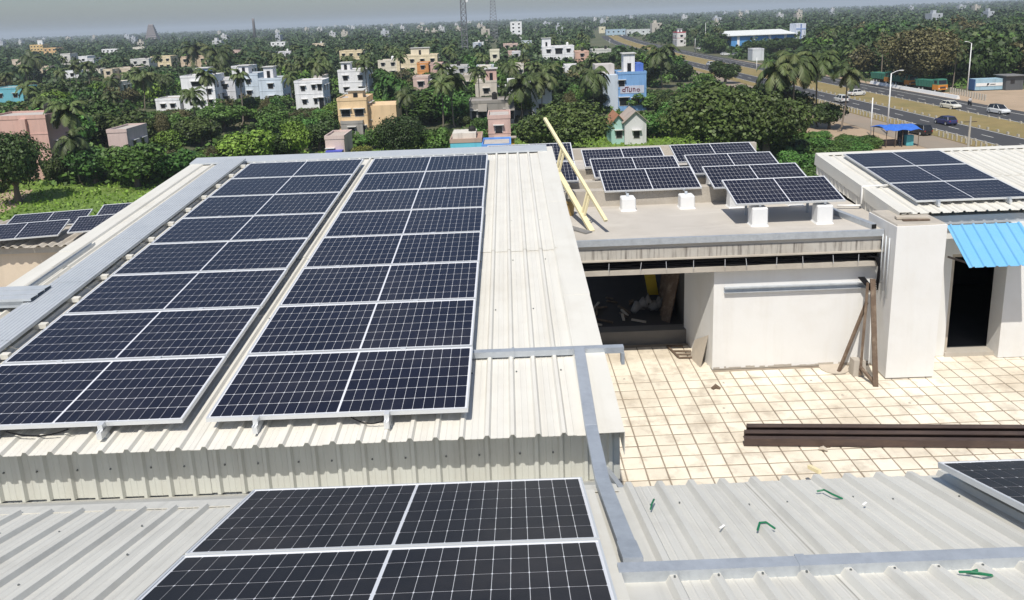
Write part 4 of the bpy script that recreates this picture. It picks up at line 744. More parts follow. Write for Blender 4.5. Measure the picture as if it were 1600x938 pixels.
# ------------------------------------------------------------------ trees
def leafquads(P, N, s, rg, ar=1.0):
    n = len(P); a = rg.normal(size=(n, 3)); t1 = np.cross(N, a); t1 /= np.linalg.norm(t1, axis=1)[:, None]+1e-9; t2 = np.cross(N, t1)
    s = s[:, None]; V = np.stack([P-t1*s-t2*s*.3*ar, P-t2*s*ar*.9+t1*s*.2, P+t1*s+t2*s*.25*ar, P+t2*s*ar], 1).reshape(-1, 3)
    return V, np.arange(4*n).reshape(n, 4)
def crown(seed, n, lobes, asp, leaf, m, spread=1., droop=0.):
    rg = np.random.default_rng(seed); P = []; N = []
    cs = rg.normal(size=(lobes, 3)); cs /= np.linalg.norm(cs, axis=1)[:, None]; cs *= (rg.random(lobes)**.5*.68)[:, None]; cs[:, 2] = cs[:, 2]*asp+asp; rs = rg.uniform(.24, .44, lobes)
    for c_, r_ in zip(cs, rs):
        k = max(8, int(n*(r_**2)/np.sum(rs**2))); d = rg.normal(size=(k, 3)); d[:, 2] += .25; d /= np.linalg.norm(d, axis=1)[:, None]
        rad = r_*(.70+.36*rg.random(k)); rad[rg.random(k) < .16] *= rg.uniform(1.05, 1.3); p = c_+d*rad[:, None]*np.array([1, 1, .8]); nn = d*.9+rg.normal(size=(k, 3))*.55+np.array([0, 0, .35]); nn /= np.linalg.norm(nn, axis=1)[:, None]; P.append(p); N.append(nn)
    P = np.vstack(P); N = np.vstack(N); V, F = leafquads(P, N, leaf*rg.uniform(.55, 1.35, len(P)), rg, .75); return V, F
def trunkmesh(seed, th, m=bark):
    rg = random.Random(seed); q = MB(); r = .075
    q.tube([(0, 0, 0), (rg.uniform(-.03, .03), rg.uniform(-.03, .03), th*.6), (0, 0, th*1.1)], [r*1.3, r, r*.7], 7)
    for k in range(6):
        a = 2*math.pi*k/6+rg.random(); l = rg.uniform(.35, .6); q.tube([(0, 0, th*.85), (math.cos(a)*l*.45, math.sin(a)*l*.45, th+.28), (math.cos(a)*l, math.sin(a)*l, th+rg.uniform(.45, .8))], [r*.6, r*.4, r*.15], 5, False)
    me = q.mesh('trunk'); setmat(me, m); return me
TREES = {}
def treeset(kind, n, leaf, asp, th, lobes, cnt=3):
    L_ = []
    for k in range(cnt):
        V, F = crown(hash_(kind)+k*17, n, lobes+k*3, asp, leaf, None); V = V.copy(); V[:, 2] += th-.32*asp
        L_.append((npmesh('crown', V, F, LF[kind.split('_')[0]]), trunkmesh(k+5, th)))
    TREES[kind] = L_
def hash_(s): return sum(ord(c_)*(i+3) for i, c_ in enumerate(s)) % 9973
for kd, n, lf, asp, th, lb in (('dark', 5200, .062, .62, .45, 18), ('olive', 5200, .062, .60, .45, 18), ('mid', 4600, .062, .66, .45, 16), ('bright', 4600, .055, .55, .5, 16), ('fresh', 4200, .062, .62, .4, 15), ('brown', 5200, .045, .72, .5, 20), ('yellow', 2600, .07, .6, .4, 12), ('dark_big', 15000, .034, .62, .4, 34), ('olive_big', 16000, .034, .60, .4, 38), ('brown_big', 15000, .030, .66, .4, 36), ('mid_big', 13000, .036, .5, .3, 30), ('fresh_bush', 5200, .055, .5, .05, 18), ('mid_bush', 5200, .055, .5, .05, 18)):
    treeset(kd, n, lf, asp, th, lb, 2 if 'big' in kd else 3)
def tree(kind, x, y, r, hs, label, group=None, name='broadleaf_tree', cat='tree', var=None, z=None):
    cr, tr = TREES[kind][rng.randrange(len(TREES[kind])) if var is None else var]
    t = thing(name, label, cat, (x, y, -H if z is None else z), rng.uniform(0, 6.28), group); t.scale = (r, r*rng.uniform(.9, 1.1), hs)
    lpart(t, 'trunk', tr, bark); lpart(t, 'crown', cr, None); return t
PALM = []
for k in range(5):
    rg = random.Random(40+k); nf = 19+k; V = []; Fq = []
    for i in range(nf):
        a = 2*math.pi*i/nf*2.4+rg.random()*.5; el = rg.uniform(-.55, 1.25); L_ = rg.uniform(.82, 1.1); p = Vector((0, 0, 0)); d = Vector((math.cos(a)*math.cos(el), math.sin(a)*math.cos(el), math.sin(el))); ns = 11; sd = Vector((-math.sin(a), math.cos(a), 0)); pp = [p.copy()]
        for j in range(ns):
            d = (d+Vector((0, 0, -.10-.028*j))).normalized(); p = p+d*L_/ns; pp.append(p.copy())
        for j in range(1, ns+1):
            ln = .20*math.sin(math.pi*min(1, (j+1.2)/(ns+1.8)))+.03; dd = (pp[j]-pp[j-1]).normalized()
            for sgn in (-1, 1):
                for o in (0, .45):
                    b0 = pp[j-1].lerp(pp[j], o); tip = b0+sd*sgn*ln*.8+dd*ln*.55+Vector((0, 0, -ln*rg.uniform(.35, .75))); w2 = dd*.036; n = len(V); V += [b0-w2, b0+w2, tip+w2*.3, tip-w2*.3]; Fq.append((n, n+1, n+2, n+3))
            w2 = sd*.008; n = len(V); V += [pp[j-1]-w2, pp[j-1]+w2, pp[j]+w2, pp[j]-w2]; Fq.append((n, n+1, n+2, n+3))
    cm = npmesh('crown', [tuple(v) for v in V], Fq, LF['palm'])
    q = MB(); bx, by = rg.uniform(-.1, .1), rg.uniform(-.1, .1); q.tube([(-bx, -by, 0), (-bx*.5, -by*.5, .08), (-bx*.1, -by*.2, .45), (0, 0, 1.0)], [.022, .016, .0125, .011], 7, False); tm = q.mesh('trunk'); setmat(tm, palmbark)
    PALM.append((cm, tm, (bx, by)))
def palm(x, y, h, fl, label, group=None, var=None):
    cm, tm, _ = PALM[rng.randrange(5) if var is None else var]
    t = thing('coconut_palm', label, 'palm', (x, y, -H), rng.uniform(0, 6.28), group)
    o = lpart(t, 'trunk', tm, palmbark); o.scale = (h, h, h); o = lpart(t, 'crown', cm, None); o.location = (0, 0, h); o.scale = (fl, fl, fl*rng.uniform(.9, 1.1)); return t
# featured trees: kind, u centre, v base, v top, px width, label
def feat(kind, u, vb, vt, wpx, label, Yf=None, **k):
    p = gnd(u, vb) if Yf is None else onY(u, vb, Yf); Y = float(p[1]); x = float(p[0]); top = float(onY(u, vt, Y)[2])+H; r = wpx/2*Y/FPX
    if kind == 'palm': palm(x, Y, top*.84, max(3.0, r*1.22), label)
    else:
        a = {'bright': .55, 'brown': .72, 'mid': .66}.get(kind.split('_')[0], .62)
        tree(kind, x, Y, r*1.04, top/(1.75 if 'big' not in kind else 1.55), label, **k)
    PROT.append((u-wpx*.36, vt, u+wpx*.36, vb, Y)); FOOT.append((x-r*.5, x+r*.5, Y-r*.5, Y+r*.5))
for a in (('dark_big', 30, 318, 200, 112, 'large dark tree in front of the pink house'), ('fresh', 150, 288, 212, 88, 'left leafy tree of the green thicket behind the field'), ('mid', 215, 292, 214, 96, 'middle leafy tree of the green thicket behind the field'), ('fresh', 275, 284, 222, 84, 'right leafy tree of the green thicket behind the field'), ('mid', 322, 278, 232, 60, 'low tree where the thicket meets the long roof'), ('palm', 122, 290, 205, 62, 'short palm with yellowing fronds beside the pink house'), ('bright', 392, 262, 190, 112, 'bright yellow-green feathery tree behind the long roof'), ('bright', 466, 252, 177, 62, 'light green tree right of the feathery tree'), ('dark', 440, 252, 196, 60, 'dark tree between the feathery tree and the pink shed'), ('dark_big', 628, 256, 176, 104, 'round dark mango-like tree behind the centre of the roof'), ('yellow', 562, 250, 222, 44, 'small pale yellow-green tree at the roof edge'), ('fresh', 738, 246, 192, 62, 'vivid green bush tree left of the pink and yellow house'), ('mid', 690, 252, 190, 70, 'mid green tree right of the round dark tree'), ('olive_big', 880, 246, 150, 158, 'large dark olive tree behind the ladder'), ('dark', 830, 242, 165, 70, 'dark narrow tree left of the large olive tree'), ('olive_big', 1120, 250, 118, 200, 'huge spreading dark olive tree behind the flat-roof panels'), ('olive_big', 1195, 252, 128, 150, 'right half companion of the huge olive tree'), ('fresh', 1022, 216, 165, 52, 'small fresh green tree beside the white gabled house'), ('palm', 1320, 206, 96, 58, 'lone tall palm with a bare leaning trunk by the sandy verge'), ('palm', 1272, 200, 76, 78, 'palm at the right of the roadside palm clump'), ('palm', 1238, 205, 74, 84, 'central palm of the roadside palm clump'), ('palm', 1208, 208, 90, 70, 'left palm of the roadside palm clump'), ('dark', 1295, 202, 150, 56, 'dark bush tree at the foot of the roadside palms'), ('dark', 1133, 131, 88, 50, 'round dark tree standing before the highway'), ('dark', 1062, 128, 92, 44, 'dark tree left of the round tree before the highway'), ('palm', 1032, 138, 72, 62, 'big palm in front of the highway, right of the blue house'), ('dark', 948, 104, 76, 36, 'small round dark tree before the pale shed'), ('dark', 1176, 82, 59, 40, 'dark tree before the blue factory wall, left one'), ('dark', 1210, 82, 58, 46, 'dark tree before the blue factory wall, right one'), ('dark', 1240, 80, 54, 44, 'dark tree below the factory tower'), ('dark', 1118, 84, 52, 42, 'dark tree between the red and white house and the factory'), ('brown_big', 1430, 136, 34, 135, 'huge thin-leaved brownish tree behind the green trucks'), ('palm', 1490, 138, 68, 34, 'slim palm right of the huge brownish tree'), ('palm', 708, 200, 108, 62, 'tall palm with drooping fronds before the ruined house'), ('palm', 815, 192, 120, 66, 'palm left of the pair above the large olive tree'), ('palm', 848, 188, 108, 70, 'palm of the pair above the large olive tree, right one'), ('palm', 928, 180, 104, 62, 'palm left of the bright blue house'), ('palm', 230, 172, 108, 48, 'palm with a long bare trunk left of the big white house'), ('palm', 310, 118, 70, 52, 'palm behind the big white house'), ('palm', 345, 130, 76, 58, 'palm right behind the big white house'), ('palm', 55, 132, 84, 48, 'bushy palm at the far left below the cream-fronted house'), ('olive', 200, 228, 158, 110, 'broad olive tree above the small pinkish-white house'), ('mid', 350, 205, 152, 84, 'mid green tree below the big white house'), ('olive', 318, 228, 170, 76, 'olive tree right of the small pinkish-white house'), ('mid', 432, 222, 165, 64, 'green tree above the light green tree'), ('dark', 500, 236, 176, 66, 'dark tree left of the pink shed with the blue canopy'), ('mid', 596, 232, 192, 56, 'green tree between the pink shed and the round dark tree'), ('mid', 948, 214, 182, 34, 'green shrub tree left of the mint-green house'), ('olive', 992, 216, 196, 30, 'low olive shrub before the white gabled house'), ('fresh', 1050, 214, 150, 60, 'fresh green tree left of the huge olive tree'), ('mid', 1000, 172, 140, 60, 'green tree in front of the bright blue house'), ('dark', 385, 190, 145, 56, 'dark tree below the pale blue house'), ('mid', 652, 196, 130, 110, 'broad green tree right of the peach house')):
    feat(*a)
# bushes by the sandy verge
for i, (u, v, wpx, hp) in enumerate(((1262, 262, 60, 34), (1300, 254, 64, 36), (1340, 246, 56, 34), (1362, 232, 40, 24), (1285, 232, 54, 26), (1325, 222, 46, 18), (1245, 240, 50, 36), (1270, 285, 60, 34), (1310, 275, 60, 30), (1345, 262, 50, 26), (1232, 262, 50, 40), (1355, 222, 40, 14), (1280, 216, 44, 16), (1318, 238, 50, 26), (1250, 222, 44, 24), (1296, 268, 56, 30), (1334, 230, 44, 22))):
    p = gnd(u, v); Y = float(p[1]); tree(('fresh_bush', 'mid_bush')[i % 2], float(p[0]), Y, wpx/2*Y/FPX, hp*Y/FPX/1.3, 'green weedy bush on the slope below the roadside stall', 'weedy bushes below the stall', 'bush', 'bush')
PROT += [(1335, 112, 1600, 240, 1e9), (1096, 70, 1215, 112, 1e9), (925, 52, 1100, 76, 1e9), (880, 213, 1050, 240, 1e9), (1290, 160, 1345, 240, 1e9), (1345, 118, 1430, 150, 1e9), (1516, 115, 1600, 145, 1e9)]
FIELD = [(-64, 34, 60, 106)]
XT = 0
def hmax(x, y, r):                                              # how tall a tree may stand here without hiding a house that shows
    ub, vb = px((x, y, -H)); rp_ = r*FPX/y; bd = bend(y)
    if ub < -90 or ub > 1690: return 0
    for a, b, c_, d in FOOT:
        if a < x < b and c_ < y < d: return 0
    if (50 if y < 200 else 60)+bd < x < (99 if y < 215 else 95.5)+bd and y < 800: return 0
    if (y < 104 and -66 < x < 40) or (y < 128 and -25 < x < 36): return 0
    if x > 98 and y < 182 and x < 136: return 0
    m_ = 99
    for a, b, c_, d, Yb in PROT:
        if Yb > 1e8 and x > 96: continue
        if y < Yb-1 and ub+rp_*.75 > a and ub-rp_*.75 < c_ and vb > b: m_ = min(m_, float(onY(ub, d-1, y)[2])+H)
    return m_
def blocked(x, y, h, r): return hmax(x, y, r) < h
ADJ = dict(dark='dark green', olive='olive green', mid='green', fresh='fresh green', bright='bright green', brown='brownish', palm='')
def treelabel(kind, u, v, y, h):
    bu, bv, bl = min(HREF, key=lambda q: (q[0]-u)**2+4*(q[1]-v)**2)
    rel = 'left of' if u < bu-26 else 'right of' if u > bu+26 else 'below' if v > bv else 'above'
    nm = 'coconut palm' if kind == 'palm' else 'rounded tree'; hh = 'tall ' if h > 9 else 'low ' if h < 4.2 else ''
    return ' '.join((hh+ADJ[kind]+' '+nm+' '+rel+' the '+bl).split()[:16])
broad = palms = 0; EV = {}; EN = {}
def merged(kind, me, x, y, sx, sz, keep, grow):                  # trees past the first few hundred of a kind join one mass
    n = len(me.vertices)
    if me.name not in EN: a = np.empty(n*3, np.float32); me.vertices.foreach_get('co', a); EN[me.name] = a.reshape(-1, 4, 3)
    Q = EN[me.name]; Q = Q[nr.random(len(Q)) < keep].astype(np.float64); c_ = Q.mean(1, keepdims=True); Q = c_+(Q-c_)*grow; an = rng.uniform(0, 6.28)
    rot = np.array([[math.cos(an), -math.sin(an), 0], [math.sin(an), math.cos(an), 0], [0, 0, 1]]); EV.setdefault(kind, []).append((Q.reshape(-1, 3)*np.array([sx, sx, sz]))@rot.T+np.array([x, y, 0]))
cands = []
y = 100.
while y < 430:
    st_ = max(4.6, y*.030); ix = -int(340/st_)
    while ix*st_ < 330: cands.append((y+rng.uniform(-.45, .45)*st_, ix*st_+rng.uniform(-.45, .45)*st_)); ix += 1
    y += max(4.0, y*.032)
cands.sort(); ymax = 100
for y, x in cands:
    u, v = px((x, y, -H)); right = x > 98+bend(y)
    pp = .10 if right else (.42 if y > 170 else .24)
    if 900 < u and not right: pp *= .5
    isp = rng.random() < pp; r = rng.uniform(2.8, 3.8) if isp else rng.uniform(2.6, 5.2)*(1.2 if right else 1)
    h = rng.uniform(7.5, 12) if isp else r*rng.uniform(1.55, 2.2)+(2.0 if right else 0); hm = hmax(x, y, r)
    free = hm > .5 and y > (140 if isp else 230) and u < 1000 and rng.random() < (.15 if isp else .06)
    if isp and hm < h+1.2 and not free: isp = False; h = r*1.7
    if not isp and hm < h and not free:
        if hm < 1.6: r = 1.7; hm = hmax(x, y, r)
        if hm < 1.4: continue
        h = min(h, hm)*rng.uniform(.85, 1); r = min(r, max(1.5, h*.72))
    ymax = y
    if isp:
        palms += 1
        if palms <= 290: palm(x, y, h*.9, r, treelabel('palm', u, v-30, y, h), 'coconut palms of the green belt')
        else:
            cm, tm, _ = PALM[rng.randrange(5)]; k = len(EV.get('palm', [])); merged('palm', cm, x, y, r, r, .6, 1.35); EV['palm'][-1][:, 2] += h*.9
            b = np.array([x, y, 0]); s_ = .16; EV.setdefault('stem', []).append(np.array([b+(-s_, 0, 0), b+(s_, 0, 0), b+(s_*.7, 0, h*.9), b+(-s_*.7, 0, h*.9), b+(0, -s_, 0), b+(0, s_, 0), b+(0, s_*.7, h*.9), b+(0, -s_*.7, h*.9)]))
    else:
        broad += 1; k = rng.choices(('dark', 'olive', 'mid', 'fresh', 'bright', 'brown'), (5, 3, 4, 2, .5, 1.2) if not right else (9, 2, 3, .7, .1, 1.5))[0]
        if broad <= 297: tree(k, x, y, r, h/1.72, treelabel(k, u, v-15, y, h), 'rounded trees of the green belt')
        else: merged(k, TREES[k][rng.randrange(3)][0], x, y, r, h/1.72, .16, 1.9)
def massobj(name, L_, m, label, cat):
    V = np.vstack(L_); me = npmesh(name, V, np.arange(len(V)).reshape(-1, 4), m); o = link(bpy.data.objects.new(name, me)); return tag(o, label, cat, kind='stuff')
for k, L_ in EV.items(): massobj('background_trees' if k != 'stem' else 'palm_stems', L_, LF[k] if k != 'stem' else palmbark, {'palm': 'farther coconut palms massed behind the houses', 'stem': 'thin stems of the farther palms'}.get(k, f'mass of farther {ADJ.get(k)} trees between and behind the houses'), 'trees')
# far woodland: one mass
rg = np.random.default_rng(5); L_ = []
Y0 = 300
for k in range(7600):
    u = rg.uniform(-120, 1720); y = Y0*math.exp(rg.random()**1.15*math.log(5600/Y0)); x = float(onY(u, 60, y)[0]); r = rg.uniform(3, 5.2)*(1+y/2600); h = rg.uniform(5.5, 10.5)+y*.0014+(3 if rg.random() < .12 else 0); hm = hmax(x, y, r*.7)
    if hm < 2.5: continue
    h = min(h, hm); q = 64 if y < 600 else 34 if y < 1500 else 16; lf = (.13, .26) if y < 600 else (.18, .36) if y < 1500 else (.3, .5)
    d = rg.normal(size=(q, 3)); d[:, 2] = np.abs(d[:, 2])*.9+.05; d /= np.linalg.norm(d, axis=1)[:, None]
    P = np.array([x, y, 0])+d*np.array([r, r, h])*rg.uniform(.66, 1.08, q)[:, None]; N = d+rg.normal(size=(q, 3))*.5; N /= np.linalg.norm(N, axis=1)[:, None]
    V, F = leafquads(P, N, r*rg.uniform(lf[0], lf[1], q), rg, .8); L_.append(V)
massobj('far_woodland', L_, LF['far'], 'hazy dark green woodland stretching to the horizon', 'woodland')
# undergrowth that fills the ground between trees
Vs = []; Fs = []; nv = 0
for k in range(11000):
    u = rg.uniform(-60, 1660); y = 104*math.exp(rg.random()*1.35); x = float(onY(u, 60, y)[0]); r = rg.uniform(.9, 2.2)
    if blocked(x, y, r*.9, r): continue
    q = 16; d = rg.normal(size=(q, 3)); d[:, 2] = np.abs(d[:, 2])+.1; d /= np.linalg.norm(d, axis=1)[:, None]; P = np.array([x, y, 0])+d*np.array([r, r, r*.8])*rg.uniform(.5, 1.05, q)[:, None]; N = d+rg.normal(size=(q, 3))*.5; N /= np.linalg.norm(N, axis=1)[:, None]
    V, F = leafquads(P, N, r*rg.uniform(.16, .34, q), rg, .8); Vs.append(V); Fs.append(F+nv); nv += len(V)
me = npmesh('undergrowth', np.vstack(Vs), np.vstack(Fs), LF['mid']); o = link(bpy.data.objects.new('undergrowth', me)); tag(o, 'low green undergrowth filling the gaps between houses and trees', 'undergrowth', kind='stuff')
# grass blades on the field
n = 26000; X_ = rg.uniform(-72, 36, n); Y_ = rg.uniform(80, 134, n); ok = np.array([not ((y > 126 and x < 6) or (y > 114 and x < -35)) for x, y in zip(X_, Y_)]); X_, Y_ = X_[ok], Y_[ok]; n = len(X_)
P = np.stack([X_, Y_, rg.uniform(.05, .3, n)], 1); N = rg.normal(size=(n, 3))*np.array([1, 1, .5])+np.array([0, -.5, .4]); N /= np.linalg.norm(N, axis=1)[:, None]; V, F = leafquads(P, N, rg.uniform(.08, .3, n), rg, .6)
me = npmesh('field_grass', V, F, LF['bright']); o = link(bpy.data.objects.new('field_grass', me)); tag(o, 'bright green grass of the open field', 'grass', kind='stuff')
# ------------------------------------------------------------------ highway things
kst = MB().hexa([(-.13, -.22, 0), (.13, -.22, 0), (.13, .22, 0), (-.13, .22, 0)], [(-.10, -.18, .42), (.10, -.18, .42), (.10, .18, .42), (-.10, .18, .42)]).mesh('kerb_stone'); setmat(kst, kerbm)
for row, (xr, ya, yb, sp) in enumerate(((67.7, 92, 190, 2.6), (75.5, 96, 200, 2.6), (83.8, 120, 200, 3.0))):
    y = ya
    while y < yb:
        o = bpy.data.objects.new('kerb_stone', kst); link(o); o.location = (xr+rng.uniform(-.06, .06), y, .0); o.rotation_euler.z = rng.uniform(-.1, .1)
        tag(o, ('pale kerb stone in the row on the near side of the highway', 'pale kerb stone in the row along the near edge of the dry median', 'pale kerb stone in the row along the far edge of the dry median')[row], 'kerb stone', ('kerb stones near side', 'kerb stones median near', 'kerb stones median far')[row]); y += sp*rng.uniform(.9, 1.1)
pst = MB().box(-.09, .09, -.09, .09, 0, .8).mesh('guard_post'); setmat(pst, kerbm)
for y in [126+1.3*k for k in range(30)]+[104+1.2*k for k in range(12)]:
    o = bpy.data.objects.new('guard_post', pst); link(o); o.location = (65.4, y, 0); tag(o, 'small pale guard post beside the sandy service road', 'post', 'guard posts of the service road')
for y in [158+1.15*k for k in range(15)]:
    o = bpy.data.objects.new('guard_post', pst); link(o); o.location = (97.0+(y-158)*.12, y, 0); o.scale = (1.4, 1.4, 1.6); tag(o, 'pale guard post in the fence right of the parked trucks', 'post', 'guard posts by the trucks')
t = thing('crash_barrier', 'long white concrete crash barrier in front of the trucks', 'barrier', (94.3, 180, -H))
for k in range(8): part(t, 'block', MB().hexa([(93.7, 162.5+k*5, -H), (94.5, 162.5+k*5, -H), (94.5, 167.3+k*5, -H), (93.7, 167.3+k*5, -H)], [(93.95, 162.5+k*5, -H+.75), (94.25, 162.5+k*5, -H+.75), (94.25, 167.3+k*5, -H+.75), (93.95, 167.3+k*5, -H+.75)]), white)
def lamp(label, u, vb, vt, arm, Yf=None):
    p = gnd(u, vb) if Yf is None else onY(u, vb, Yf); x, Y = float(p[0]), float(p[1]); h = float(onY(u, vt, Y)[2])+H; t = thing('street_lamp', label, 'street lamp', (x, Y, -H))
    part(t, 'pole', MB().tube([(x, Y, -H), (x, Y, -H+h)], [.14, .08], 8), white, smooth=True)
    if arm: part(t, 'arm', MB().tube([(x, Y, -H+h-.05), (x+arm*.6, Y, -H+h+.3), (x+arm, Y, -H+h+.4)], .05, 6), white); part(t, 'lamp_head', MB().box(min(x+arm, x+arm*1.4), max(x+arm, x+arm*1.4), Y-.13, Y+.13, -H+h+.34, -H+h+.46), white)
lamp('white street lamp with arm to the right before the near carriageway', 1386, 210, 115, 1.3); lamp('white street lamp with arm to the left beside the blue container', 1511, 146, 68, -1.1)
lamp('plain white pole left of the armed street lamp', 1360, 212, 153, 0); lamp('white pole beyond the highway bend, half hidden by palms', 1182, 113, 90, 0); lamp('tall pale pole by the far side of the highway', 1102, 74, 36, .9); lamp('pale pole left of the tall far pole', 1086, 82, 60, 0)
for i, (u, vb, vt) in enumerate(((915, 56, 41), (920, 55, 41), (953, 72, 61))): lamp(('left pole of the pair where the highway meets the trees', 'right pole of the pair where the highway meets the trees', 'short white pole left of the far carriageway')[i], u, vb, vt, 0)
p = gnd(1512, 236); x, Y = float(p[0]), float(p[1]); t = thing('utility_pole', 'pale concrete utility pole with cross arm above the right roof', 'pole', (x, Y, -H)); h = float(onY(1514, 182, Y)[2])+H
part(t, 'pole', MB().tube([(x, Y, -H), (x, Y, -H+h)], [.17, .11], 8), kerbm); part(t, 'cross_arm', MB().bar((x-.9, Y, -H+h-.75), (x+.9, Y, -H+h-.75), .09, .09), rust)
# vehicles
def wheelset(t, xs, wy, r, wd):
    for x in xs:
        for s in (-1, 1):
            o = lpart(t, 'wheel', MB().tube([(x, s*wy-wd/2, r), (x, s*wy+wd/2, r)], r, 14), tyre); lpart(o, 'rim', MB().tube([(x, s*(wy+wd/2)-.01, r), (x, s*(wy+wd/2)+.015, r)], r*.6, 10), alu)
def car(label, x, y, rz, col, suv=False, roofcol=None):
    t = thing('car', label, 'car', (x, y, -H+.062), rz); m = mat('car_paint', col, .3, coat=.6, var=.02); hh = 1.62 if suv else 1.46; zb = .30
    secs = [(-2.08, .62, .45, .78), (-1.98, .78, .32, .92), (-1.2, .86, .26, .97), (0, .88, .24, .95), (1.1, .87, .25, .93), (1.75, .82, .27, .82), (2.05, .66, .36, .70), (2.1, .55, .42, .62)]
    q = MB()
    for x_, w2, z0, z1 in secs: q.v += [(x_, -w2, z0), (x_, w2, z0), (x_, w2, z1-.12), (x_, w2*.9, z1), (x_, -w2*.9, z1), (x_, -w2, z1-.12)]
    for i in range(len(secs)-1):
        for k in range(6): a = i*6+k; b = i*6+(k+1) % 6; q.f.append((a, b, b+6, a+6))
    q.f += [(5, 4, 3, 2, 1, 0), tuple(range(len(q.v)-6, len(q.v)))]
    lpart(t, 'body', q, m, smooth=False)
    rear = -1.95 if suv else -1.75
    lpart(t, 'window_glass', MB().hexa([(rear, -.78, .93), (1.05, -.78, .93), (1.05, .78, .93), (rear, .78, .93)], [(rear+.35, -.60, hh-.05), (.30, -.60, hh-.05), (.30, .60, hh-.05), (rear+.35, .60, hh-.05)]), glassd)
    lpart(t, 'roof', MB().hexa([(rear+.30, -.63, hh-.07), (.34, -.63, hh-.07), (.34, .63, hh-.07), (rear+.30, .63, hh-.07)], [(rear+.45, -.55, hh), (.2, -.55, hh), (.2, .55, hh), (rear+.45, .55, hh)]), m if not roofcol else mat('roof_paint', roofcol, .3))
    for s in (-1, 1):
        for xa, xb in ((.30, 1.07), (-.45, -.45), (rear+.36, rear+.02)): lpart(t, 'pillar', MB().bar((xa, s*.615, hh-.05), (xb, s*.795, .92), .07, .05), m)
        lpart(t, 'headlight', MB().box(1.98, 2.09, s*.56-.14, s*.56+.14, .58, .70), white); lpart(t, 'tail_light', MB().box(-2.08, -2.0, s*.6-.1, s*.6+.1, .66, .84), paint((.4, .02, .02)))
    wheelset(t, (-1.3, 1.32), .80, .32, .2); return t
def cpos(u, v): p = gnd(u, v); return float(p[0]), float(p[1])
def carat(lb, u, v, rz, col, **k): x, y = cpos(u, v); return car(lb, x, y, rz, col, **k)
carat('cream-white hatchback on the far carriageway', 1485, 170, R(-80), (.72, .70, .62)); carat('white SUV with a dark roof on the far carriageway', 1560, 178, R(-83), (.74, .75, .75), suv=True, roofcol=(.02, .02, .02))
carat('dark blue car on the near carriageway', 1477, 195, R(95), (.03, .035, .13)); car('black car parked behind the blue-roofed stall', 63.6, 119.5, R(100), (.015, .015, .017), True)
carat('pale van half hidden behind the lone palm', 1314, 160, R(92), (.70, .70, .68), suv=True); carat('white car waiting at the median gap left of the lone palm', 1338, 150, R(20), (.72, .72, .70))
carat('white car parked beyond the highway near the kiosk', 1133, 87, R(10), (.7, .7, .68)); carat('grey car parked beyond the highway, right of the white one', 1150, 88, R(10), (.3, .3, .3)); carat('pale car parked beyond the highway under the trees', 1094, 78, R(5), (.6, .6, .58)); carat('white van on the near carriageway beside the round dark tree', 1109, 103, R(95), (.75, .76, .76), suv=True)
carat('small pale car far up the highway', 972, 57, R(85), (.7, .7, .7)); carat('another pale car far up the highway, left', 958, 57, R(85), (.7, .7, .7)); carat('small dark car far up the highway', 1009, 64, R(85), (.06, .06, .08))
green = mat('truck_green', (.05, .20, .14), .5, var=.12); orange = mat('truck_orange', (.62, .24, .03), .5, var=.1)
def truck(label, x, y, rz):
    t = thing('tipper_truck', label, 'truck', (x, y, -H+.03), rz)
    lpart(t, 'chassis', MB().box(-3.6, 3.2, -.5, .5, .7, .95), rust)
    lpart(t, 'tipper_body', MB().hexa([(-3.8, -1.15, 1.1), (1.3, -1.15, 1.1), (1.3, 1.15, 1.1), (-3.8, 1.15, 1.1)], [(-4.2, -1.3, 2.6), (1.5, -1.3, 2.6), (1.5, 1.3, 2.6), (-4.2, 1.3, 2.6)]), green)
    for k in range(6):
        for s in (-1, 1): lpart(t, 'body_rib', MB().bar((-3.5+k*.92, s*1.2, 1.12), (-3.6+k*.95, s*1.33, 2.6), .1, .08), green)
    lpart(t, 'cab', MB().hexa([(1.75, -1.2, 1.75), (3.55, -1.2, 1.75), (3.55, 1.2, 1.75), (1.75, 1.2, 1.75)], [(1.8, -1.12, 3.0), (3.3, -1.12, 3.0), (3.3, 1.12, 3.0), (1.8, 1.12, 3.0)]), green)
    lpart(t, 'cab_front', MB().box(1.75, 3.62, -1.22, 1.22, .62, 1.748), orange); lpart(t, 'windscreen', MB().hexa([(3.50, -1.0, 1.9), (3.57, -1.0, 1.9), (3.57, 1.0, 1.9), (3.50, 1.0, 1.9)], [(3.32, -1.0, 2.75), (3.39, -1.0, 2.75), (3.39, 1.0, 2.75), (3.32, 1.0, 2.75)]), glassd)
    lpart(t, 'grille', MB().box(3.60, 3.66, -.7, .7, .95, 1.35), rust)
    for s in (-1, 1): lpart(t, 'headlight', MB().box(3.6, 3.67, s*.95-.13, s*.95+.13, .8, 1.0), white); lpart(t, 'side_window', MB().box(2.2, 3.1, s*1.17-.02, s*1.17+.03, 1.95, 2.7), glassd)
    wheelset(t, (-2.7, -1.5, 2.6), 1.0, .5, .3)
for lb, u, v, rz in (('leftmost of the three green tipper trucks with orange cab front', 1381, 130, -82), ('middle one of the three green tipper trucks', 1412, 135, -82), ('rightmost green tipper truck, nearest the white lamp', 1455, 143, -80)): x, y = cpos(u, v); truck(lb, x, y, R(rz))
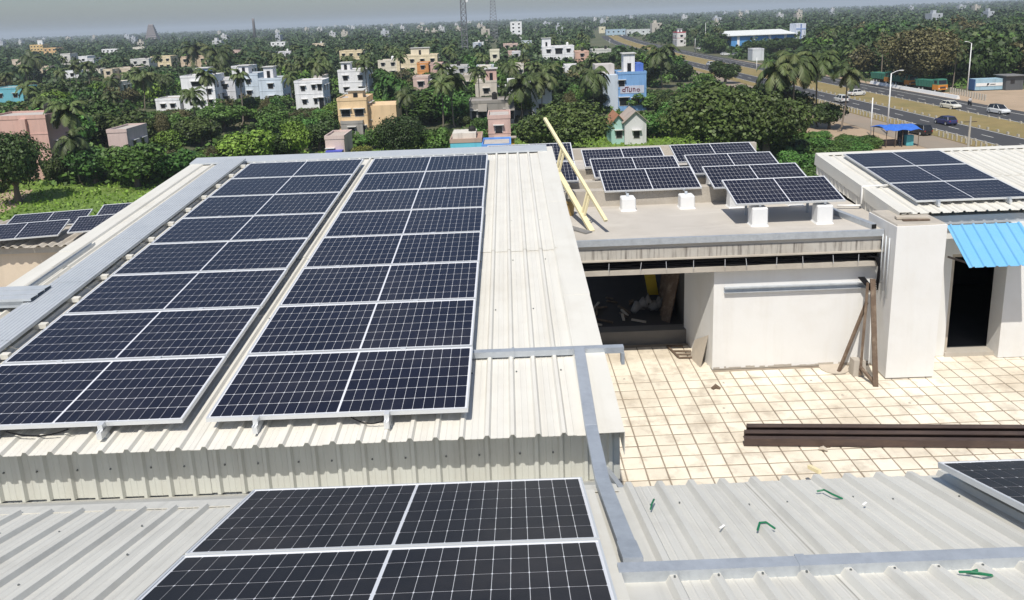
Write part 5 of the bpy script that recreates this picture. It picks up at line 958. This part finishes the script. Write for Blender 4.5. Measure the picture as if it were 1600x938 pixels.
# container and sheds
x0 = float(onY(1523, 142, 176)[0]); x1 = float(onY(1566, 141, 176)[0]); t = thing('shipping_container', 'pale blue container with white band beside the highway', 'container', ((x0+x1)/2, 176, -H))
lbm = paint((.34, .50, .60)); h = float(onY(1540, 123.5, 176)[2])+H
part(t, 'body', corr(MB(), x0, x1, [x0+.3*k for k in range(1, 30)], lambda x, s, d: (x, 176-d, -H+.2+s), 0, h-.2, h=.05, bw=.2, tw=.1, mini=False), lbm)
part(t, 'box', MB().box(x0+.02, x1-.02, 176.03, 178.6, -H+.2, -H+h-.02), lbm); part(t, 'end_door', MB().box(x0-.12, x0+.015, 176.05, 178.55, -H+.2, -H+h-.05), paint((.06, .14, .34))); part(t, 'white_band', MB().box(x0+.1, x1-.1, 175.90, 175.945, -H+h*.40, -H+h*.66), white)
mk = MB(); zc = -H+h*.52; xc = x0+(x1-x0)*.42
mk.bar((xc, 175.87, zc-.28), (xc+.1, 175.87, zc+.28), .18, .05, up=(0, 1, 0)).bar((xc+.1, 175.87, zc+.24), (xc+.45, 175.87, zc+.2), .14, .05, up=(0, 1, 0)).bar((xc+.1, 175.87, zc), (xc+.4, 175.87, zc+.05), .14, .05, up=(0, 1, 0))
for k in range(4): mk.bar((xc+.75+k*.3, 175.87, zc-.02), (xc+.95+k*.3, 175.87, zc+.1), .16, .05, up=(0, 1, 0))
part(t, 'marking', mk, blackm); FOOT.append((x0-1, x1+8, 174, 182))
x2 = float(onY(1571, 140, 175)[0]); x3 = float(onY(1598, 140, 175)[0]); t = thing('roadside_shed', 'dark grey tin shed right of the blue container', 'shed', ((x2+x3)/2, 175, -H))
part(t, 'wall', MB().box(x2, x3, 175, 179, -H, -H+3.2), paint((.10, .105, .11))); part(t, 'roof', MB().box(x2-.4, x3+.4, 174.4, 179.4, -H+3.2, -H+3.35), paint((.20, .20, .20))); part(t, 'window', MB().box(x2+1, x2+1.9, 174.94, 175.0, -H+1.5, -H+2.4), glassd)
# stall with blue sheet roof
xa, ya = cpos(1384, 231); xb, yb = cpos(1437, 230); tb = mat('blue_tarpaulin', (.05, .17, .62), .5, var=.15, scale=2); h = 2.55
t = thing('roadside_stall', 'open roadside stall under a sagging bright blue sheet', 'stall', ((xa+xb)/2, ya+1, -H)); q = MB(); nx, ny = 10, 6; Xs = np.linspace(xa-.4, xb+.3, nx); Ys_ = np.linspace(ya-.5, ya+4.5, ny)
for j in range(ny):
    for i in range(nx): q.v.append((Xs[i], Ys_[j], -H+h+.25*math.sin(j/(ny-1)*math.pi)+.16*math.sin(i*1.9+j)-.12*(i % 3 == 1)))
n = nx*ny; q.v += [(a, b, c_-.03) for a, b, c_ in q.v]
for j in range(ny-1):
    for i in range(nx-1): a = j*nx+i; q.f += [(a, a+1, a+nx+1, a+nx), (n+a+nx, n+a+nx+1, n+a+1, n+a)]
part(t, 'sheet_roof', q, tb)
for x, y in ((xa, ya), (xb, ya), (xa, ya+4), (xb, ya+4), ((xa+xb)/2, ya), (xa+1.3, ya)): part(t, 'post', MB().tube([(x, y, -H), (x, y, -H+h)], .05, 6), wood)
part(t, 'counter', MB().box(xa+.3, xa+2.2, ya+1.2, ya+2.0, -H, -H+.85), paint((.13, .10, .09))); part(t, 'back_screen', MB().box(xa+2.9, xb-.2, ya+2.6, ya+2.7, -H, -H+2.2), paint((.05, .05, .055)))
solo('drinks_cooler', MB().box(xb-1.35, xb-.35, ya+.6, ya+1.4, -H+.08, -H+1.55).box(xb-1.3, xb-.4, ya+.62, ya+1.38, -H, -H+.079), paint((.10, .42, .46)), 'turquoise drinks cooler under the blue stall roof', 'cooler')
def person(label, x, y, rz, seated=False, top=(.05, .05, .07), z0=0, base=-H):
    J = {'pel': (0, 0, .92), 'che': (0, 0, 1.28), 'nec': (0, 0, 1.48), 'hea': (.02, 0, 1.60), 'cro': (.02, 0, 1.74)}
    if seated: J = {k: (a, b, c_-.42) for k, (a, b, c_) in J.items()}
    P_ = [J['pel'], J['che'], J['nec'], J['hea'], J['cro']]; E = [(0, 1), (1, 2), (2, 3), (3, 4)]; rad = [.15, .16, .06, .095, .07]
    for s in (-1, 1):
        n = len(P_); hz = J['pel'][2]; cz = J['che'][2]+.12
        leg = [(0, s*.1, hz-.04), (.42, s*.14, hz+.02), (.40, s*.14, hz-.42), (.55, s*.14, hz-.46)] if seated else [(0, s*.1, hz-.06), (.02, s*.11, .5), (0, s*.11, .08), (.14, s*.11, .04)]
        P_ += leg; rad += [.10, .075, .05, .04]; E += [(0, n), (n, n+1), (n+1, n+2), (n+2, n+3)]
        n = len(P_); arm = [(0, s*.2, cz), (.08, s*.25, cz-.28), (.36, s*.2, cz-.34), (.44, s*.18, cz-.34)]; P_ += arm; rad += [.065, .05, .04, .045]; E += [(1, n), (n, n+1), (n+1, n+2), (n+2, n+3)]
    me = bpy.data.meshes.new('person'); me.from_pydata(P_, E, []); o = link(bpy.data.objects.new('person', me)); o.location = (x, y, H+base+z0); o.rotation_euler.z = rz
    md = o.modifiers.new('skin', 'SKIN'); sv = me.skin_vertices
    if not sv:
        bpy.context.view_layer.objects.active = o; 
    lay = me.skin_vertices[0].data if me.skin_vertices else None
    if lay:
        for i, v in enumerate(lay): v.radius = (rad[i], rad[i]); v.use_root = i == 0
    o.modifiers.new('sub', 'SUBSURF').render_levels = 1
    m = bpy.data.materials.new('person_clothes'); m.use_nodes = True; N_, L2 = m.node_tree.nodes, m.node_tree.links; tc = N_.new('ShaderNodeTexCoord'); sx = N_.new('ShaderNodeSeparateXYZ'); cr_ = N_.new('ShaderNodeValToRGB'); mr = N_.new('ShaderNodeMath'); mr.operation = 'DIVIDE'; mr.inputs[1].default_value = 2
    L2.new(tc.outputs['Object'], sx.inputs[0]); L2.new(sx.outputs[2], mr.inputs[0]); L2.new(mr.outputs[0], cr_.inputs[0]); L2.new(cr_.outputs[0], N_['Principled BSDF'].inputs['Base Color']); e = cr_.color_ramp; e.interpolation = 'CONSTANT'; zz = -.21 if seated else 0
    e.elements[0].color = (.03, .03, .045, 1); e.elements[1].position = .47+zz; e.elements[1].color = (*top, 1)
    for p_, c2 in ((.745+zz, (.16, .08, .05, 1)), (.83+zz, (.01, .008, .007, 1))): k = e.elements.new(p_); k.color = c2
    me.materials.append(m); tag(o, label, 'person'); return o
person('person in dark clothes seated under the blue stall roof', xa+2.4, ya+1.0, R(-90), True)
x, y = cpos(1515, 165); t = thing('motorbike', 'dark motorbike on the far carriageway behind the cream hatchback', 'motorbike', (x, y, -H+.065), R(-100))
for xx in (-.62, .64): o = lpart(t, 'wheel', MB().tube([(xx, -.06, .3), (xx, .06, .3)], .3, 14), tyre)
lpart(t, 'engine_body', MB().hexa([(-.35, -.14, .3), (.3, -.14, .3), (.3, .14, .3), (-.35, .14, .3)], [(-.7, -.12, .78), (.38, -.12, .86), (.38, .12, .86), (-.7, .12, .78)]), paint((.03, .03, .035))); lpart(t, 'fork', MB().bar((.64, 0, .3), (.42, 0, 1.05), .08, .06), rust); lpart(t, 'handlebar', MB().bar((.42, -.34, 1.05), (.42, .34, 1.05), .04, .04), rust); lpart(t, 'seat', MB().box(-.72, .05, -.13, .13, .782, .86), tyre)
person('motorbike rider in a white shirt on the far carriageway', x, y, R(-100), True, (.62, .62, .62), .35)
# ------------------------------------------------------------------ haze in the air over the plain
mz = bpy.data.materials.new('haze'); mz.use_nodes = True; N_ = mz.node_tree.nodes; N_.remove(N_['Principled BSDF']); pv = N_.new('ShaderNodeVolumePrincipled'); pv.inputs['Color'].default_value = (.80, .90, 1.0, 1); pv.inputs['Density'].default_value = 2.0e-4; pv.inputs['Anisotropy'].default_value = .0
mz.node_tree.links.new(pv.outputs[0], N_['Material Output'].inputs['Volume'])
hz = MB().box(-9100, 9100, -400, 14100, -H-1.5, 58); o = solo('haze', hz, mz, 'thin pale haze in the air over the plain', 'haze', kind='stuff')
